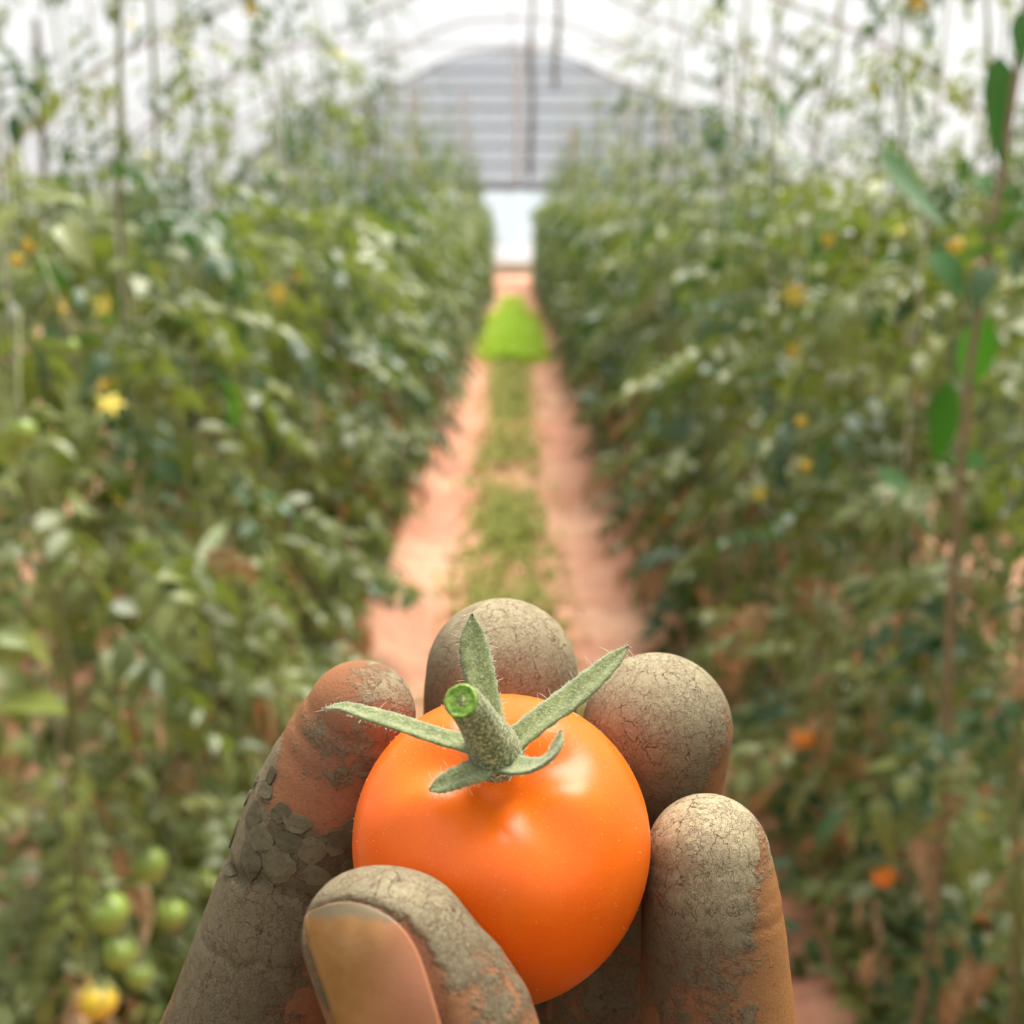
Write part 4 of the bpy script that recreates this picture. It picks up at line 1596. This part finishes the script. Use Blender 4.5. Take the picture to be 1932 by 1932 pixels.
def build_hand():
    def axis(*parts):
        return np.unique(np.round(np.concatenate(parts), 3))
    xs = axis(np.arange(-66, 60.1, 0.45))
    ys = axis(np.arange(-370, -80, 2.2), np.arange(-79.5, -8, 0.45))
    zs = axis(np.arange(-80, 84, 2.2), np.arange(84.5, 150, 0.42), np.arange(151, 176, 1.0))
    V, F = surface_net(xs, ys, zs, hand_sdf)
    # settle the vertices onto the surface
    K = np.array([[1, -1, -1], [-1, -1, 1], [-1, 1, -1], [1, 1, 1]], float)
    q = [in_chunks(hand_sdf, V + k * 0.12) for k in K]
    N = sum(k[None] * d[:, None] for k, d in zip(K, q))
    N /= np.linalg.norm(N, axis=1)[:, None] + 1e-9
    V = V - N * np.clip(sum(q) / 4, -0.4, 0.4)[:, None]
    # soil map with light painted in, pale on lit tops and dark below: (photo x, y, radius mm, mud, pale, red) pinned to the surface there
    anchors = [
        # index finger
        (600, 1300, 5.0, 0.10, 0.5, 0.6), (640, 1290, 4.0, 0.35, 0.6, 0.5), (560, 1350, 3.0, 0.2, 0.4, 0.5), (720, 1290, 4.0, 0.62, 0.55, 0.5), (690, 1350, 4.0, 0.35, 0.3, 1.0), (600, 1400, 4.5, 0.50, 0.18, 0.8), (620, 1450, 4, 0.62, 0.18, 0.8),
        (650, 1400, 4.0, 0.35, 0.2, 1.0), (560, 1440, 3.5, 0.25, 0.2, 0.6), (600, 1530, 4.5, 0.05, 0.1, 0.75), (650, 1540, 4.0, 0.05, 0.1, 0.9), (560, 1500, 3.5, 0.15, 0.2, 0.7), (500, 1440, 4.0, 0.75, 0.35, 0.4),
        (450, 1580, 4.0, 0.95, 0.25, 0.4), (520, 1620, 5.0, 0.95, 0.1, 0.6), (600, 1620, 4.5, 0.85, 0.05, 0.8), (650, 1610, 4, 0.7, 0.02, 0.8), (470, 1660, 2.5, 0.6, 0.05, 0.9), (560, 1690, 3.0, 0.35, 0.05, 1.0),
        (450, 1750, 6.0, 1.0, 0.20, 0.3), (520, 1760, 6.0, 1.0, 0.13, 0.4), (430, 1850, 6.0, 1.0, 0.16, 0.3), (500, 1880, 6.0, 0.80, 0.03, 0.6), (580, 1850, 5.0, 0.3, 0.0, 0.9), (560, 1925, 6.0, 0.2, 0.0, 0.9),
        # middle finger
        (950, 1160, 6.0, 0.95, 0.70, 0.5), (900, 1200, 5.0, 0.9, 0.55, 0.5), (1000, 1230, 5.0, 0.8, 0.45, 0.9), (1050, 1250, 5.0, 0.8, 0.30, 0.9), (850, 1250, 5.0, 0.75, 0.25, 0.8), (960, 1290, 5.0, 0.62, 0.3, 1.0), (1060, 1190, 4.0, 0.8, 0.55, 0.4),
        # ring finger
        (1240, 1270, 6.0, 1.0, 0.75, 0.3), (1200, 1300, 5.0, 0.95, 0.5, 0.6), (1310, 1310, 5.0, 0.85, 0.45, 0.2), (1250, 1380, 7.0, 1.0, 0.45, 0.4), (1355, 1400, 5.0, 0.42, 0.25, 0.1), (1220, 1450, 6.0, 0.85, 0.15, 0.9), (1300, 1470, 5.0, 0.7, 0.2, 0.3), (1350, 1490, 4.0, 0.25, 0.1, 0.1),
        # little finger
        (1330, 1530, 6.0, 1.0, 0.95, 0.2), (1290, 1590, 5.0, 0.95, 0.72, 0.5), (1370, 1600, 5.0, 1.0, 0.70, 0.2), (1330, 1670, 6.0, 1.0, 0.55, 0.3), (1440, 1600, 4.0, 0.35, 0.6, 0.0), (1440, 1680, 4.0, 0.18, 0.3, 0.0), (1245, 1640, 3.5, 0.45, 0.3, 0.4),
        (1350, 1740, 5.0, 0.95, 0.30, 0.4), (1240, 1720, 4.0, 0.6, 0.1, 0.6), (1450, 1780, 5.0, 0.10, 0.2, 0.0), (1340, 1820, 6.0, 0.58, 0.18, 0.5), (1270, 1850, 5.0, 0.48, 0.05, 0.5), (1420, 1850, 5.0, 0.40, 0.3, 0.1), (1340, 1910, 6.0, 0.45, 0.10, 0.3), (1470, 1900, 5.0, 0.1, 0.2, 0.0),
        # thumb
        (640, 1680, 4.0, 0.75, 0.30, 0.5), (700, 1670, 4.0, 0.90, 0.48, 0.4), (760, 1690, 4.0, 0.90, 0.62, 0.4), (820, 1730, 4.0, 0.85, 0.40, 0.4), (870, 1800, 4.5, 0.66, 0.15, 0.5), (910, 1850, 4.5, 0.55, 0.10, 0.4), (870, 1870, 3.5, 0.32, 0.15, 0.3),
        (900, 1920, 5.0, 0.3, 0.15, 0.5), (960, 1900, 4.0, 0.4, 0.12, 0.4),
    ]
    num = np.full((len(V), 3), [0.40, 0.12, 0.45]) * 0.02
    den = np.full(len(V), 0.02)
    # default soil: pads carry mud, flanks and backs show skin
    pad = np.clip(-(N[:, 2]) * 0.8 + 0.25 * N[:, 1], 0, 1)
    num[:, 0] = 0.02 * (0.30 + 0.35 * pad)
    AP, _ = ray_hits([q[0] for q in anchors], [q[1] for q in anchors], hand_sdf, 80.0)
    for p, (px, py, rad, a, b, c) in zip(AP, anchors):
        w = (3.0 if rad < 1.5 else 1.0) * np.exp(-((V - p) ** 2).sum(1) / (0.8 * rad) ** 2)
        num += w[:, None] * np.array([a, b, c])
        den += w
    A = num / den[:, None]
    # the quick around the nail is rubbed clean and raw
    near = np.where(((V - NAIL_GROOVE.mean(0)) ** 2).sum(1) < 22 ** 2)[0]
    g = np.full(len(near), 1e3)
    for a, b in zip(NAIL_GROOVE[:-1], NAIL_GROOVE[1:]):
        ab = b - a
        t = np.clip(((V[near] - a) @ ab) / (ab @ ab + 1e-9), 0, 1)
        g = np.minimum(g, np.linalg.norm(V[near] - a - t[:, None] * ab, axis=1))
    w = np.exp(-(g / 0.85) ** 2)
    A[near, 0] = A[near, 0] * (1 - w)
    A[near, 2] = A[near, 2] * (1 - w) + w
    # mud thickness as real relief
    W = cam2world(V)
    origin = cam2world(mm(-2, -165, 96))[0]
    o = mesh_obj('hand', W, F[:, ::-1], hand_material(), origin=origin)
    tag(o, 'mud-caked left hand holding an orange tomato between thumb and fingers', 'hand')
    for k, nm in enumerate(('mud', 'pale', 'red')):
        float_attr(o, nm, A[:, k])
    # thumb nail
    top, bot, VV, UU, nu, nv = NAIL
    NV = np.concatenate([top, bot])
    nf = []
    n0 = nu * nv
    for j in range(nv - 1):
        for i in range(nu - 1):
            a = j * nu + i
            nf.append([a, a + 1, a + nu + 1, a + nu])
            nf.append([n0 + a, n0 + a + nu, n0 + a + nu + 1, n0 + a + 1])
    for i in range(nu - 1):
        for a, s in ((i, 1), ((nv - 1) * nu + i, -1)):
            nf.append([a, n0 + a, n0 + a + 1, a + 1][::s])
    for j in range(nv - 1):
        for a, s in ((j * nu, -1), (j * nu + nu - 1, 1)):
            nf.append([a, n0 + a, n0 + a + nu, a + nu][::s])
    no = mesh_obj('thumbnail', cam2world(NV) - origin, nf, nail_material(), o)
    no['label'] = 'yellowish thumbnail with a dirty free edge'
    float_attr(no, 'along', np.concatenate([VV, VV]))
    float_attr(no, 'across', np.concatenate([UU, UU]))
    recalc(no)
    # loose flakes of dried mud
    MF = Mat('dried_mud_flake').set(rough=0.85, spec=0.2)
    co = MF.coords()
    f, _ = MF.noise(co, 900, 5, 0.65)
    info = MF.n('ShaderNodeObjectInfo')
    c0 = MF.mix(info.outputs['Random'], (0.085, 0.075, 0.042), (0.15, 0.13, 0.078))
    c0 = MF.mix(MF.math('MULTIPLY', MF.ramp(f, 0.4, 0.7), 0.5), c0, (0.06, 0.045, 0.028))
    MF.l(c0, MF.p.inputs['Base Color'])
    MF.bump(f, 0.8, 0.0002)
    fr = np.random.default_rng(4)
    flakes = [(532, 1532, 18, 0.45), (562, 1552, 22, 0.35), (478, 1538, 24, 0.2), (500, 1490, 20, 0.2), (455, 1500, 18, 0.2), (440, 1570, 26, 0.2), (492, 1580, 26, 0.25), (548, 1590, 24, 0.2), (470, 1625, 30, 0.15), (528, 1632, 34, 0.15),
              (590, 1606, 26, 0.15), (440, 1640, 20, 0.2), (598, 1650, 24, 0.15), (645, 1583, 22, 0.3), (660, 1560, 14, 0.3), (646, 1452, 10, 0.3), (632, 1600, 16, 0.2), (512, 1465, 16, 0.2), (484, 1470, 16, 0.2), (655, 1640, 18, 0.2)]
    FP, FN = ray_hits([q[0] for q in flakes], [q[1] for q in flakes], hand_sdf, 80.0)
    for p, n, (px, py, rp, lift) in zip(FP, FN, flakes):
        rad = rp / FPX * p[2]
        a = np.cross(n, [0.3, 1, 0.2])
        a /= np.linalg.norm(a)
        b = np.cross(n, a)
        m = 15
        ring = []
        ang0, el, ea = fr.uniform(0, 6), fr.uniform(0.75, 1.3), fr.uniform(0, 3.14)
        wob = fr.uniform(-1, 1, m)
        wob = 0.6 * wob + 0.4 * np.roll(wob, 1)
        for i in range(m):
            w = 2 * math.pi * i / m
            rr = rad * (1 + 0.28 * wob[i])
            e = math.cos(w - ea) * el, math.sin(w - ea) / el
            ring.append(p + (a * e[0] + b * e[1]) * rr)
        ring = np.array(ring)
        inner = p + (ring - p) * 0.55
        Q = np.concatenate([ring, inner, p[None]])
        for _ in range(2):
            d = in_chunks(hand_sdf, Q)
            nn = sdf_normal(Q, lambda X: in_chunks(hand_sdf, X), 0.4)
            Q = Q - nn * d[:, None]
        tilt = fr.normal(0, 1, 2)
        up = 0.12 + 0.45 * np.array([max(0.05, lift * (0.7 + 0.9 * max(0, math.cos(2 * math.pi * i / m - ang0)))) for i in range(m)] + [0.18 + lift * 0.35] * m + [0.16 + lift * 0.3])
        topv = Q + nn * up[:, None]
        botv = Q[:m] + nn[:m] * (up[:m] - 0.16)[:, None]
        FV = np.concatenate([topv, botv])
        ff = []
        for i in range(m):
            i2 = (i + 1) % m
            ff += [[i, i2, m + i2, m + i], [m + i, m + i2, 2 * m], [i2, i, 2 * m + 1 + i, 2 * m + 1 + i2]]
        fo = mesh_obj('mud_flake', cam2world(FV) - origin, ff, MF.m, o, False)
    return o


HAND = build_hand()
